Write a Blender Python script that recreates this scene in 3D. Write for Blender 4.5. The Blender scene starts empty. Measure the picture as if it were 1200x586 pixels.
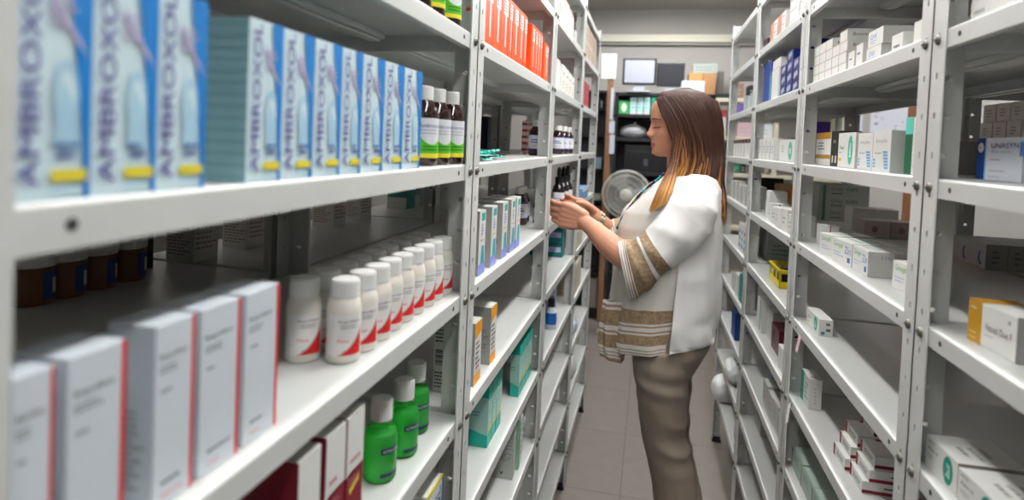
import bpy, bmesh, math, random
from mathutils import Vector, Matrix
random.seed(7)
sc = bpy.context.scene
COL = sc.collection
PI = math.pi
# ------------------------------------------------------------------ camera model (metres, floor z = 0)
CAMH = 1.6
F, CX, CY = 700.0, 600.0, 186.0
RT = Vector((0.97314648, 0.22618972, 0.04270999))
FW = Vector((-0.22510969, 0.97391178, -0.02866149))
UP = Vector((-0.04807870, 0.01827740, 0.99867631))
EYE = Vector((0, 0, CAMH))
def ray(x, y): return RT * ((x - CX) / F) + FW - UP * ((y - CY) / F)
def at_z(x, y, z):
    d = ray(x, y); return EYE + d * ((z - CAMH) / d.z)
def at_x(x, y, X):
    d = ray(x, y); return EYE + d * (X / d.x)
def at_y(x, y, Y):
    d = ray(x, y); return EYE + d * (Y / d.y)
def y_for_px(px, X, z):            # distance along the aisle at which (X, z) shows in column px
    k = (px - CX) / F; n = RT - FW * k
    return -(n.x * X + n.z * (z - CAMH)) / n.y
def z_for_py(py, X, Y):
    k = -(py - CY) / F; n = UP - FW * k
    return CAMH - (n.x * X + n.y * Y) / n.z
# ------------------------------------------------------------------ materials
MATS = {}
def lin(h):
    h = h.lstrip('#'); v = [int(h[i:i + 2], 16) / 255 for i in (0, 2, 4)]
    return tuple(((c + .055) / 1.055) ** 2.4 if c > .04045 else c / 12.92 for c in v) + (1,)
def mat(key, hexc=None, rough=.5, metal=0, noise=.04, nscale=30, bump=0, bscale=200, trans=0, ior=1.45, coat=0, emit=0, sub=0, alpha=1):
    if key in MATS: return MATS[key]
    m = bpy.data.materials.new(key); m.use_nodes = True
    nt = m.node_tree; b = nt.nodes['Principled BSDF']; N = nt.nodes; L = nt.links
    col = lin(hexc or key)
    tc = N.new('ShaderNodeTexCoord')
    if noise:
        n = N.new('ShaderNodeTexNoise'); n.inputs['Scale'].default_value = nscale; n.inputs['Detail'].default_value = 3
        L.new(tc.outputs['Object'], n.inputs['Vector'])
        r = N.new('ShaderNodeMapRange'); r.inputs['To Min'].default_value = 1 - noise * 1.5; r.inputs['To Max'].default_value = 1 + noise
        L.new(n.outputs['Fac'], r.inputs['Value'])
        mx = N.new('ShaderNodeMix'); mx.data_type = 'RGBA'; mx.blend_type = 'MULTIPLY'; mx.inputs[0].default_value = 1
        mx.inputs[6].default_value = col; L.new(r.outputs[0], mx.inputs[7]); L.new(mx.outputs[2], b.inputs['Base Color'])
    else: b.inputs['Base Color'].default_value = col
    b.inputs['Roughness'].default_value = rough; b.inputs['Metallic'].default_value = metal; b.inputs['IOR'].default_value = ior
    b.inputs['Transmission Weight'].default_value = trans; b.inputs['Coat Weight'].default_value = coat
    b.inputs['Alpha'].default_value = alpha
    if sub:
        b.inputs['Subsurface Weight'].default_value = sub; b.inputs['Subsurface Radius'].default_value = (.01, .004, .002)
    if emit:
        b.inputs['Emission Color'].default_value = col; b.inputs['Emission Strength'].default_value = emit
    if bump:
        n2 = N.new('ShaderNodeTexNoise'); n2.inputs['Scale'].default_value = bscale; L.new(tc.outputs['Object'], n2.inputs['Vector'])
        bp = N.new('ShaderNodeBump'); bp.inputs['Strength'].default_value = bump; bp.inputs['Distance'].default_value = .002
        L.new(n2.outputs['Fac'], bp.inputs['Height']); L.new(bp.outputs[0], b.inputs['Normal'])
    MATS[key] = m; return m
def P(hexc, rough=.45): return mat('print ' + hexc + str(rough), hexc, rough, noise=.03, nscale=40)
STEEL = mat('white painted steel', '#d0d1cf', .36, noise=.05, nscale=9, bump=.04, bscale=60, coat=.15)
STEELG = mat('grey painted steel', '#b4b8b6', .42, noise=.06, nscale=9, bump=.04, bscale=60)
BOLT = mat('zinc bolt', '#6f6d66', .45, metal=.7)
BLACK = mat('black plastic', '#131416', .35)
HOLE = mat('dark hole', '#3a3a3a', .7)
# ------------------------------------------------------------------ mesh collector
TXT = {}
def text_mesh(s):
    if s in TXT: return TXT[s]
    cu = bpy.data.curves.new('t', 'FONT'); cu.body = s; cu.size = 1; cu.resolution_u = 3
    o = bpy.data.objects.new('t', cu); COL.objects.link(o)
    dg = bpy.context.evaluated_depsgraph_get(); me = bpy.data.meshes.new_from_object(o.evaluated_get(dg))
    vs = [(v.co.x, v.co.y) for v in me.vertices]; fs = [tuple(p.vertices) for p in me.polygons]
    x0 = min(v[0] for v in vs); x1 = max(v[0] for v in vs); y0 = min(v[1] for v in vs); y1 = max(v[1] for v in vs)
    vs = [((x - x0) / (x1 - x0), (y - y0) / (y1 - y0)) for x, y in vs]
    bpy.data.objects.remove(o); bpy.data.curves.remove(cu); bpy.data.meshes.remove(me)
    TXT[s] = (vs, fs); return TXT[s]
class MB:
    def __init__(s): s.v = []; s.f = []; s.m = []; s.mats = []; s.sm = []
    def mi(s, m):
        if m not in s.mats: s.mats.append(m)
        return s.mats.index(m)
    def add(s, vs, fs, m, smooth=False):
        o = len(s.v); s.v += [tuple(v) for v in vs]; k = s.mi(m)
        for f in fs: s.f.append(tuple(i + o for i in f)); s.m.append(k); s.sm.append(smooth)
    def box(s, x0, x1, y0, y1, z0, z1, m, bev=0, mtx=None):
        bm = bmesh.new(); bmesh.ops.create_cube(bm, size=1)
        for v in bm.verts: v.co = Vector(((x0 + x1) / 2 + v.co.x * (x1 - x0), (y0 + y1) / 2 + v.co.y * (y1 - y0), (z0 + z1) / 2 + v.co.z * (z1 - z0)))
        if bev: bmesh.ops.bevel(bm, geom=bm.edges[:], offset=bev, segments=2 if bev > .002 else 1, affect='EDGES', profile=.5)
        s.bm(bm, m, mtx)
    def bm(s, bm, m, mtx=None, smooth=False):
        bm.verts.index_update()
        vs = [(mtx @ v.co if mtx else v.co.copy()) for v in bm.verts]; fs = [tuple(v.index for v in f.verts) for f in bm.faces]
        bm.free(); s.add(vs, fs, m, smooth)
    def quad(s, pts, m): s.add(pts, [tuple(range(len(pts)))], m)
    def lathe(s, prof, m, n=24, c=(0, 0, 0), ax='z', smooth=True, ribs=0):
        vs = []; k = len(prof)
        for i in range(n):
            a = 2 * PI * i / n
            for r, z in prof:
                rr = r * (1 - ribs * (i % 2)); p = (rr * math.cos(a), rr * math.sin(a), z)
                if ax == 'y': p = (p[0], p[2], p[1])
                if ax == 'x': p = (p[2], p[0], p[1])
                vs.append((p[0] + c[0], p[1] + c[1], p[2] + c[2]))
        fs = [(i * k + j, ((i + 1) % n) * k + j, ((i + 1) % n) * k + j + 1, i * k + j + 1) for i in range(n) for j in range(k - 1)]
        s.add(vs, fs, m, smooth)
        for j in (0, k - 1):
            if prof[j][0] > 1e-5:
                s.add([vs[i * k + j] for i in range(n)], [tuple(range(n)) if j else tuple(reversed(range(n)))], m, False)
    def tube(s, pts, rad, m, n=8, cap=True):
        pts = [Vector(p) for p in pts]; k = len(pts)
        rad = rad if isinstance(rad, (list, tuple)) else [rad] * k
        t0 = (pts[1] - pts[0]).normalized(); ref = Vector((0, 0, 1)) if abs(t0.z) < .9 else Vector((1, 0, 0))
        u = t0.cross(ref).normalized(); vs = []
        for i, p in enumerate(pts):
            t = (pts[min(i + 1, k - 1)] - pts[max(i - 1, 0)]).normalized()
            u = (u - t * u.dot(t)).normalized(); w = t.cross(u)
            for j in range(n):
                a = 2 * PI * j / n; vs.append(p + (u * math.cos(a) + w * math.sin(a)) * rad[i])
        fs = [(i * n + j, i * n + (j + 1) % n, (i + 1) * n + (j + 1) % n, (i + 1) * n + j) for i in range(k - 1) for j in range(n)]
        s.add(vs, fs, m, True)
        if cap: s.add(vs[:n], [tuple(reversed(range(n)))], m); s.add(vs[-n:], [tuple(range(n))], m)
    def text(s, st, o, U, V, m, rot=0):     # string stretched over the rectangle o + U, V
        vs, fs = text_mesh(st)
        if rot: vs = [(1 - y, x) for x, y in vs]
        s.add([Vector(o) + Vector(U) * x + Vector(V) * y for x, y in vs], fs, m)
    def build(s, name, parent=None, label=None, cat=None, group=None, kind=None, loc=None, rz=0):
        me = bpy.data.meshes.new(name); me.from_pydata(s.v, [], s.f)
        for m in s.mats: me.materials.append(m)
        me.polygons.foreach_set('material_index', s.m); me.polygons.foreach_set('use_smooth', s.sm); me.update()
        return link(me, name, parent, label, cat, group, kind, loc, rz)
def link(me, name, parent=None, label=None, cat=None, group=None, kind=None, loc=None, rz=0):
    o = bpy.data.objects.new(name, me); COL.objects.link(o); o.parent = parent
    if loc is not None: o.location = loc
    o.rotation_euler = (0, 0, rz); tag(o, label, cat, group, kind); return o
def tag(o, label=None, cat=None, group=None, kind=None):
    if label: o['label'] = label
    if cat: o['category'] = cat
    if group: o['group'] = group
    if kind: o['kind'] = kind
    return o
def thing(name, label, cat, loc=(0, 0, 0), rz=0, group=None): return link(None, name, None, label, cat, group, None, loc, rz)
def dup(root, loc, rz=None, label=None, group=None, scale=None):
    r = root.copy(); COL.objects.link(r); r.location = loc
    if rz is not None: r.rotation_euler = (0, 0, rz)
    if label: r['label'] = label
    if group: r['group'] = group
    if scale: r.scale = (scale,) * 3
    for ch in list(root.children):
        c = ch.copy(); COL.objects.link(c); c.parent = r
        for g in list(ch.children):
            d = g.copy(); COL.objects.link(d); d.parent = c
    return r
ORD = ['first', 'second', 'third', 'fourth', 'fifth', 'sixth', 'seventh', 'eighth', 'ninth', 'tenth', 'eleventh', 'twelfth']
# ------------------------------------------------------------------ cartons: one mesh each, printing laid on the faces
def face_frame(face, d, w, h):
    return {'front': ((d / 2, -w / 2, 0), (0, w, 0), (0, 0, h), (1, 0, 0)), 'near': ((-d / 2, -w / 2, 0), (d, 0, 0), (0, 0, h), (0, -1, 0)),
            'far': ((d / 2, w / 2, 0), (-d, 0, 0), (0, 0, h), (0, 1, 0)), 'top': ((d / 2, -w / 2, h), (0, w, 0), (-d, 0, 0), (0, 0, 1)),
            'back': ((-d / 2, w / 2, 0), (0, -w, 0), (0, 0, h), (-1, 0, 0))}[face]
CART = {}
def carton_mesh(key, d, w, h, base, specs):
    ck = (key, round(d, 3), round(w, 3), round(h, 3))
    if ck in CART: return CART[ck]
    mb = MB(); mb.box(-d / 2, d / 2, -w / 2, w / 2, 0, h, base, .0006); rnd = random.Random(len(CART))
    for i, sp in enumerate(specs):
        kind, face = sp[0], sp[1]
        O, U, V, Nn = [Vector(a) for a in face_frame(face, d, w, h)]
        O = O + Nn * (.00015 + .00006 * i)
        pt = lambda u, v: O + U * u + V * v
        if kind == 'rect':
            _, _, u0, v0, u1, v1, m = sp; mb.quad([pt(u0, v0), pt(u1, v0), pt(u1, v1), pt(u0, v1)], m)
        elif kind == 'poly': mb.quad([pt(*q) for q in sp[2]], sp[3])
        elif kind == 'disc':
            _, _, u, v, ru, rv, m = sp; mb.quad([pt(u + ru * math.cos(2 * PI * a / 20), v + rv * math.sin(2 * PI * a / 20)) for a in range(20)], m)
        elif kind == 'text':
            _, _, u0, v0, u1, v1, st, m = sp[:8]; rot = len(sp) > 8 and sp[8]
            mb.text(st, pt(u0, v0), U * (u1 - u0), V * (v1 - v0), m, rot)
        elif kind == 'lines':       # small print nobody can read
            _, _, u0, v0, u1, v1, n, m = sp[:8]
            for k in range(n):
                y = v1 - (v1 - v0) * (k + .5) / n; e = u0 + (u1 - u0) * rnd.uniform(.55, 1); t = (v1 - v0) / n * .22
                x = u0
                while x < e:
                    l = (u1 - u0) * rnd.uniform(.08, .22); mb.quad([pt(x, y - t), pt(min(x + l, e), y - t), pt(min(x + l, e), y + t), pt(x, y + t)], m); x += l + (u1 - u0) * .04
    me = bpy.data.meshes.new('carton'); me.from_pydata(mb.v, [], mb.f)
    for m in mb.mats: me.materials.append(m)
    me.polygons.foreach_set('material_index', mb.m); me.update()
    CART[ck] = me; return me
WHITE = mat('white card', '#e6e6e2', .5, noise=.03); WHITEG = mat('greyish white card', '#cfcfca', .5, noise=.04)
GREYC = mat('grey card', '#a9a9a5', .55)
def carton(name, label, cat, group, pa, pb, h, depth, key, base, specs, jit=0):
    """pa, pb: front bottom corners, left and right as seen from the aisle"""
    pa, pb = Vector(pa), Vector(pb); dr = (pb - pa); w = dr.length; dr.normalize(); n = Vector((dr.y, -dr.x, 0))
    c = (pa + pb) / 2 - n * depth / 2; rz = math.atan2(n.y, n.x)
    return link(carton_mesh(key, depth, w, h, base, specs), name, None, label, cat, group, None, c + Vector((0, 0, .0005)), rz + jit)
def carton_at(name, label, cat, group, c, rz, d, w, h, key, base, specs):
    return link(carton_mesh(key, d, w, h, base, specs), name, None, label, cat, group, None, Vector(c) + Vector((0, 0, .0005)), rz)
# ------------------------------------------------------------------ shelving
XL, XR = -.317, .405
LZ = [.162, .395, .628, .860, 1.090, 1.3195, 1.5558, 1.790, 2.0276, 2.24]
RZ = [.300, .512, .720, .9285, 1.144, 1.356, 1.572, 1.790, 2.008, 2.215]
LN = [.200, 1.057, 1.923, 2.754, 3.587]
RN = [.215, 1.022, 1.822, 2.622, 3.460]
PH = 2.262; CELL = .0584; PW = .040
def plate(mb, O, A, n_cells, m, hx, hz, t, N):
    """perforated strip: O corner, A width vector, upright; N inward normal"""
    O, A, N = Vector(O), Vector(A), Vector(N) * t; Z = Vector((0, 0, CELL)); vs = []; fs = []
    ang = [math.atan2(b, a) for a, b in ((1, 0), (1, 1), (0, 1), (-1, 1), (-1, 0), (-1, -1), (0, -1), (1, -1))]
    rect = [(1, .5), (1, 1), (.5, 1), (0, 1), (0, .5), (0, 0), (.5, 0), (1, 0)]; W = A.length
    for c in range(n_cells):
        b = len(vs); base = O + Z * c
        for off in (Vector(), N):
            for (u, v), a in zip(rect, ang):
                vs.append(base + A * u + Z * v + off)
            for a in ang: vs.append(base + A * (.5 + hx / W * math.cos(a)) + Z * (.5 + hz / CELL * math.sin(a)) + off)
        for j in range(8):
            k = (j + 1) % 8
            fs += [(b + j, b + k, b + 8 + k, b + 8 + j), (b + 16 + k, b + 16 + j, b + 24 + j, b + 24 + k), (b + 8 + j, b + 8 + k, b + 24 + k, b + 24 + j)]
        fs += [(b + 7, b + 0, b + 16, b + 23), (b + 0, b + 1, b + 17, b + 16), (b + 3, b + 4, b + 20, b + 19), (b + 4, b + 5, b + 21, b + 20)]
    mb.add(vs, fs, m)
def post_mesh(sx, sy):
    """corner post; plate faces +-x (sx), its flange stands at the +-y end (sy)"""
    mb = MB(); n = round(PH / CELL)
    mb_plate = plate(mb, (0, 0, 0), (0, -sy * PW, 0), n, STEEL, .0034, .0058, .0022, (-sx, 0, 0))
    plate(mb, (0, 0, 0), (-sx * PW * 1.08, 0, 0), n, STEEL, .0062, .0042, .0022, (0, -sy, 0))
    mb.box(-.046 if sx > 0 else -.001, .001 if sx > 0 else .046, -.043 if sy > 0 else -.001, .001 if sy > 0 else .043, 0, .014, BLACK)
    me = bpy.data.meshes.new('post'); me.from_pydata(mb.v, [], mb.f)
    for m in mb.mats: me.materials.append(m)
    me.polygons.foreach_set('material_index', mb.m); me.update(); return me
PM = {(sx, sy): post_mesh(sx, sy) for sx in (1, -1) for sy in (1, -1)}
def shelf_mesh(L, D):
    mb = MB(); H = .028; bm = bmesh.new(); bmesh.ops.create_cube(bm, size=1)
    for v in bm.verts: v.co = Vector((v.co.x * D, v.co.y * L, (v.co.z - .5) * H))
    top = [e for e in bm.edges if not all(v.co.z < -H + .001 for v in e.verts)]
    bmesh.ops.bevel(bm, geom=top, offset=.0032, segments=3, affect='EDGES', profile=.5)
    bmesh.ops.delete(bm, geom=[f for f in bm.faces if f.normal.z < -.9], context='FACES')
    bmesh.ops.recalc_face_normals(bm, faces=bm.faces[:])
    bmesh.ops.solidify(bm, geom=bm.faces[:], thickness=.0012)
    mb.bm(bm, STEEL)
    x = D / 2 - .0013
    for s in (1, -1):     # returned lips and cross gussets under the deck
        mb.box(min(s * x, s * (x - .012)), max(s * x, s * (x - .012)), -L / 2 + .002, L / 2 - .002, -H, -H + .0012, STEEL)
    mb.box(-.022, .022, -L / 2 + .03, L / 2 - .03, -.013, -.0013, STEEL, .003)
    mb.box(-.013, .013, -L / 2 + .03, L / 2 - .03, -.017, -.0125, STEEL, .002)
    for s in (1, -1):
        mb.lathe([(.004, 0), (.004, .0004)], HOLE, 12, (D / 2, s * (L / 2 - .066), -.014), 'x')
        for xx in (-.09, .02, .1): mb.lathe([(.0036, 0), (.0036, .0006)], P('#d8d8d4'), 10, (xx, s * (L / 2 - .0018), -.014), 'y')
    me = bpy.data.meshes.new('shelf'); me.from_pydata(mb.v, [], mb.f)
    for m in mb.mats: me.materials.append(m)
    me.polygons.foreach_set('material_index', mb.m); me.update(); return me
def bolt_mesh():
    mb = MB(); mb.lathe([(.0078, 0), (.0076, .0012), (.0062, .0034), (.003, .0046), (0, .005)], BOLT, 12, (0, 0, 0), 'x')
    mb.box(.0040, .0053, -.005, .005, -.0008, .0008, HOLE)
    me = bpy.data.meshes.new('bolt'); me.from_pydata(mb.v, [], mb.f)
    for m in mb.mats: me.materials.append(m)
    me.polygons.foreach_set('material_index', mb.m); me.update(); return me
BM_ = bolt_mesh()
SH = {}
def unit(label, side, y0, y1, D, zs, xf, bolts=True, group=None):
    """side +1: front looks to +x, -1: to -x"""
    L = y1 - y0 - .002; rz = 0 if side > 0 else PI
    u = thing('shelving_unit', label, 'shelving', (xf, (y0 + y1) / 2, 0), rz, group)
    k = (round(L, 3), D)
    if k not in SH: SH[k] = shelf_mesh(L - .016, D - .006)
    for sx in (1, -1):
        for sy in (1, -1):
            x = 0 if sx > 0 else -D
            p = link(PM[(sx, sy)], 'post', u, loc=(x, sy * L / 2, 0))
            if sx > 0 and bolts:
                for z in zs: link(BM_, 'bolt', p, loc=(.0002, -sy * PW * .5, z - .014))
    for z in zs: link(SH[k], 'shelf', u, loc=(-D / 2, 0, z))
    return u
DL, DR = .375, .385
rack_words = ['nearest the camera', 'with orange cartons on it', 'next to the hands of the woman', 'at the far end of the aisle']
for i in range(4):
    unit('white bolted steel shelving unit on the left, ' + rack_words[i], 1, LN[i], LN[i + 1], DL, LZ if i else LZ[:-1], XL)
    unit(['white bolted steel shelving unit on the right, cut by the photo edge', 'white steel shelving unit on the right holding a dark red and white carton pile',
          'white bolted steel shelving unit on the right with a yellow basket', 'white bolted steel shelving unit at the far end on the right'][i], -1, RN[i], RN[i + 1], DR, RZ, XR)
for i in range(4):
    unit('shadowed steel shelving unit behind the left row, ' + ['backing the nearest unit', 'backing the unit with orange cartons', 'backing the third unit', 'backing the farthest unit'][i], 1, LN[i] + .0, LN[i + 1], .36, [z for z in LZ[:-1]], XL - DL - .012, False)
for i in range(2):
    unit('shadowed steel shelving unit behind the right row, ' + ['backing the nearest unit', 'backing the unit with the dark red cartons'][i], -1, RN[i], RN[i + 1], .36, RZ, XR + DR + .012, False)
# ------------------------------------------------------------------ room
def struct(mb, name, **k): return mb.build(name, kind='structure', **k)
wallm = mat('grey wall paint', '#b5b2ae', .85, noise=.05, nscale=3, bump=.1, bscale=90)
ceilm = mat('ceiling paint', '#b9b6b2', .9, noise=.04, nscale=2)
def floor_mat():
    m = bpy.data.materials.new('vinyl tile'); m.use_nodes = True; nt = m.node_tree; N = nt.nodes; L = nt.links; b = N['Principled BSDF']
    tc = N.new('ShaderNodeTexCoord'); mp = N.new('ShaderNodeMapping'); mp.inputs['Location'].default_value = (.06, .25, 0); L.new(tc.outputs['Object'], mp.inputs['Vector'])
    br = N.new('ShaderNodeTexBrick'); br.offset = 0; br.inputs['Scale'].default_value = 1; br.inputs['Brick Width'].default_value = .6; br.inputs['Row Height'].default_value = .6
    br.inputs['Mortar Size'].default_value = .003; br.inputs['Color1'].default_value = lin('#877f79'); br.inputs['Color2'].default_value = lin('#837b75'); br.inputs['Mortar'].default_value = lin('#6a635e')
    L.new(mp.outputs[0], br.inputs['Vector'])
    n = N.new('ShaderNodeTexNoise'); n.inputs['Scale'].default_value = 14; n.inputs['Detail'].default_value = 6; L.new(tc.outputs['Object'], n.inputs['Vector'])
    r = N.new('ShaderNodeMapRange'); r.inputs['To Min'].default_value = .86; r.inputs['To Max'].default_value = 1.12; L.new(n.outputs['Fac'], r.inputs['Value'])
    mx = N.new('ShaderNodeMix'); mx.data_type = 'RGBA'; mx.blend_type = 'MULTIPLY'; mx.inputs[0].default_value = 1
    L.new(br.outputs['Color'], mx.inputs[6]); L.new(r.outputs[0], mx.inputs[7]); L.new(mx.outputs[2], b.inputs['Base Color']); b.inputs['Roughness'].default_value = .35
    return m
BW, CH = 5.95, 2.93
mb = MB(); mb.box(-1.65, 1.62, -3.4, BW + .1, -.1, 0, floor_mat()); struct(mb, 'floor')
mb = MB(); mb.box(-3.4, 3.4, -3.4, BW + .1, CH, CH + .1, ceilm); struct(mb, 'ceiling')
mb = MB(); mb.box(-1.75, 1.72, BW, BW + .1, 0, CH, wallm); struct(mb, 'wall_back')
mb = MB(); mb.box(-1.75, -1.65, .1, BW, 0, CH, wallm); struct(mb, 'wall_left')
mb = MB(); mb.box(1.62, 1.72, .1, BW, 0, CH, wallm); struct(mb, 'wall_right')
# the open front part of the storeroom, behind the photographer
mb = MB(); mb.box(-3.4, -1.65, -3.4, .1, -.1, 0, mat('front floor', '#8c857f', .5)); mb.box(1.62, 3.4, -3.4, .1, -.1, 0, mat('front floor')); struct(mb, 'floor')
mb = MB(); mb.box(-3.4, 3.4, -3.5, -3.4, 0, CH, wallm); struct(mb, 'wall_front')
mb = MB(); mb.box(-3.5, -3.4, -3.4, .1, 0, CH, wallm); struct(mb, 'wall_left')
mb = MB(); mb.box(3.4, 3.5, -3.4, .1, 0, CH, wallm); struct(mb, 'wall_right')
mb = MB(); mb.box(-3.4, -1.65, .1, .2, 0, CH, wallm); struct(mb, 'wall_left')
mb = MB(); mb.box(1.62, 3.4, .1, .2, 0, CH, wallm); struct(mb, 'wall_right')
tz = at_y(785, 45, BW - .06).z
mb = MB(); mb.box(-1.6, 1.6, BW - .08, BW, tz - .036, tz + .036, P('#d9d6c6'), .004); mb.box(-1.6, 1.6, BW - .05, BW, tz - .06, tz - .036, P('#a4a19a'), .003); struct(mb, 'trim_1')
# ------------------------------------------------------------------ ceiling lamps
LAMP = mat('lamp diffuser', '#fff6ea', .5, noise=0, emit=1)
def lamp(label, x, y, lx, ly, e, group=None):
    m = mat('lit diffuser %s' % e, '#fdfdfb', .5, noise=0, emit=e)
    t = thing('ceiling_light', label, 'lamp', (x, y, CH), 0, group)
    a = MB(); a.box(-lx / 2 - .03, lx / 2 + .03, -ly / 2 - .03, ly / 2 + .03, -.05, 0, STEEL, .004); a.build('frame', t)
    a = MB(); a.box(-lx / 2, lx / 2, -ly / 2, ly / 2, -.058, -.05, m); a.build('diffuser', t)
LA = (26, 40, 32); LB = (36, 68, 40); LC = 5; LD = 50
for i in range(3):
    lamp('long fluorescent ceiling light on the left side of the aisle, ' + ['above the photographer', 'above the second units', 'nearest the back'][i], -.26, .05 + 1.5 * i, .11, 1.2, LA[i], 'ceiling lights above the aisle')
    lamp('long fluorescent ceiling light on the right side of the aisle, ' + ['above the photographer', 'above the second units', 'nearest the back'][i], .36, .05 + 1.5 * i, .11, 1.2, LB[i], 'ceiling lights above the aisle')
lamp('added square fill light over the open floor behind the photographer, left', -1.5, -1.6, .6, .6, LC, 'added fill lights over the open floor')  # both square panels are unseen fill lights added for the front area
lamp('added square fill light over the open floor behind the photographer, right', 1.5, -1.6, .6, .6, LC, 'added fill lights over the open floor')
lamp('long ceiling light across the room near the back wall', .1, 5.0, 1.2, .15, LD)
# ------------------------------------------------------------------ goods
def rowbox(name, labelf, cat, group, X, z, spans, h, depth, key, base, specs, hs=None):
    """cartons whose fronts stand in the plane X; spans are the columns of the front's two bottom corners"""
    out = []
    for i, (a, b) in enumerate(spans):
        pa = (X, y_for_px(a, X, z), z); pb = (X, y_for_px(b, X, z), z)
        out.append(carton(name, labelf(i) if callable(labelf) else labelf, cat, group, pa, pb, hs[i] if hs else h, depth, key, base, specs))
    return out
# --- ambroxol cartons
lb = mat('pale blue card', '#cde2ea', .45); teal = mat('grey teal card side', '#8fb6bd', .5)
blue = P('#0f7fd0'); yel = P('#e7d634'); pur = P('#4c3f96'); paleblue = P('#a9cfe4'); lil = P('#b9b0cf'); dkb = P('#3a56a8')
amb = [('rect', 'near', 0, 0, 1, 1, teal)] + [('rect', 'near', 0, k / 14 + .02, 1, k / 14 + .045, P('#7fa6b0')) for k in range(14)] + [
    ('poly', 'front', [(.64, 1), (1, 1), (1, 0), (.92, 0), (.89, .22), (.82, .5), (.72, .78)], blue),
    ('poly', 'front', [(.42, .86), (.86, .66), (.98, .58), (.9, .62), (.5, .76)], lil),
    ('disc', 'front', .66, .42, .17, .16, paleblue), ('disc', 'front', .66, .42, .12, .11, lb), ('poly', 'front', [(.5, .22), (.6, .5), (.76, .4), (.86, .2)], paleblue),
    ('lines', 'front', .55, .16, .88, .25, 2, dkb),
    ('rect', 'front', .48, .075, .95, .125, yel), ('lines', 'front', .48, .02, .9, .06, 2, paleblue), ('lines', 'front', .42, .7, .8, .84, 4, lil),
    ('text', 'front', .1, .06, .33, .98, 'AMBROXOL', pur, 1)]
sp = [(8, 103), (104, 180), (179, 237), (287, 326.5), (327.5, 363), (365, 396), (397, 420), (421.5, 446), (447.5, 469), (470.5, 490.5)]
where = ['leftmost, cut by the rack post', 'second from the left rack post', 'third, just before the gap in the row', 'first after the gap, showing its teal side', 'second after the gap', 'third after the gap',
         'fourth after the gap', 'third from the brown bottles', 'second from the brown bottles', 'touching the brown syrup bottles']
rowbox('medicine_carton', lambda i: 'tall pale blue AMBROXOL syrup carton, ' + where[i], 'medicine box', 'ambroxol cartons on the upper left shelf', -.325, LZ[6], sp, .137, .05, 'amb', lb, amb)
# --- bottles ------------------------------------------------------------
def curved(mb, r, z0, z1, a0, a1, m, nu=16, dr=.0003):
    vs = []
    for i in range(nu + 1):
        a = a0 + (a1 - a0) * i / nu
        for z in (z0, z1): vs.append(((r + dr) * math.cos(a), (r + dr) * math.sin(a), z))
    mb.add(vs, [(2 * i, 2 * i + 2, 2 * i + 3, 2 * i + 1) for i in range(nu)], m, True)
def curved_poly(mb, r, pts, m, dr):       # pts: [(angle, z_low, z_high)]
    vs = []
    for a, zl, zh in pts: vs += [((r + dr) * math.cos(a), (r + dr) * math.sin(a), zl), ((r + dr) * math.cos(a), (r + dr) * math.sin(a), zh)]
    mb.add(vs, [(2 * i, 2 * i + 2, 2 * i + 3, 2 * i + 1) for i in range(len(pts) - 1)], m, True)
def curved_text(mb, st, r, a0, a1, z0, z1, m, dr, rot=0):
    vs, fs = text_mesh(st)
    if rot: vs = [(1 - y, x) for x, y in vs]
    mb.add([((r + dr) * math.cos(a0 + (a1 - a0) * x), (r + dr) * math.sin(a0 + (a1 - a0) * x), z0 + (z1 - z0) * y) for x, y in vs], fs, m)
def capm(mb, r, z0, z1, m, n=36):
    mb.lathe([(r, z0), (r, z1 - .003), (r * .93, z1), (r * .8, z1 + .0003), (0, z1 + .0003)], m, n, ribs=.02, smooth=False)
amber = mat('amber glass', '#2a0f0a', .08, noise=0, coat=.6); capw = mat('white plastic cap', '#e9e9e7', .4); wl = mat('white label', '#e4e4ea', .5)
def make_amber(name, label, cat, group, style, loc, rz, r=.0228, h=.126):
    t = thing(name, label, cat, loc, rz, group); k = h / .126
    b = MB(); b.lathe([(0, 0), (r * .92, 0), (r, .003), (r, .078 * k), (r * .93, .086 * k), (r * .6, .1 * k), (r * .5, .104 * k), (r * .5, .112 * k)], amber, 28); b.build('bottle', t)
    c = MB(); capm(c, r * .56, .104 * k, h, capw); c.build('cap', t)
    l = MB(); a0, a1 = -2.4, 1.3
    if style == 'green':
        curved(l, r, .012, .075, a0, a1, wl, 24); gr = P('#5fc22c')
        pts = [(a0 + (a1 - a0) * i / 24, .019, .019 + .052 * (.12 + .88 * (1 - i / 24) ** 1.0 if i < 4 else 1.02 - math.sqrt(max(0, 1 - (1 - (i - 4) / 20) ** 2)) * .0 - (1 - abs((i - 4) / 20 * 2 - 1) ** 2) * .75)) for i in range(25)]
        curved_poly(l, r, pts, gr, .0005); curved(l, r, .012, .019, a0, a1, yel, 24, .0006)
        curved_text(l, 'Ambroxol', r, -1.2, .35, .060, .066, P('#4a5a96'), .0006)
        for zz in (.05, .055): curved(l, r, zz, zz + .0015, -1.1, .1, lil, 8, .0006)
        for zz in (.024, .029): curved(l, r, zz, zz + .0018, -.9, .3, P('#2f7a1f'), 8, .0008)
    else:
        curved(l, r, .022 * k, .075 * k, a0, a1, wl, 24)
        for zz in (.022, .072): curved(l, r, zz * k, (zz + .003) * k, a0, a1, P('#2c55b8'), 24, .0005)
        [curved(l, r, zz * k, (zz + .004) * k, -1.25 + .1 * i_, .1 - .25 * i_, P('#3a56a8'), 8, .0006) for i_, zz in enumerate((.046, .054))]
        for zz in (.03, .036): curved(l, r, zz * k, (zz + .0015) * k, -1.1, 0, P('#c77b86'), 8, .0006)
    l.build('label', t); return t
z = LZ[6]
def px_loc(px, X, z): return (X, y_for_px(px, X, z), z)
g = 'brown syrup bottles with green labels'
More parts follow.
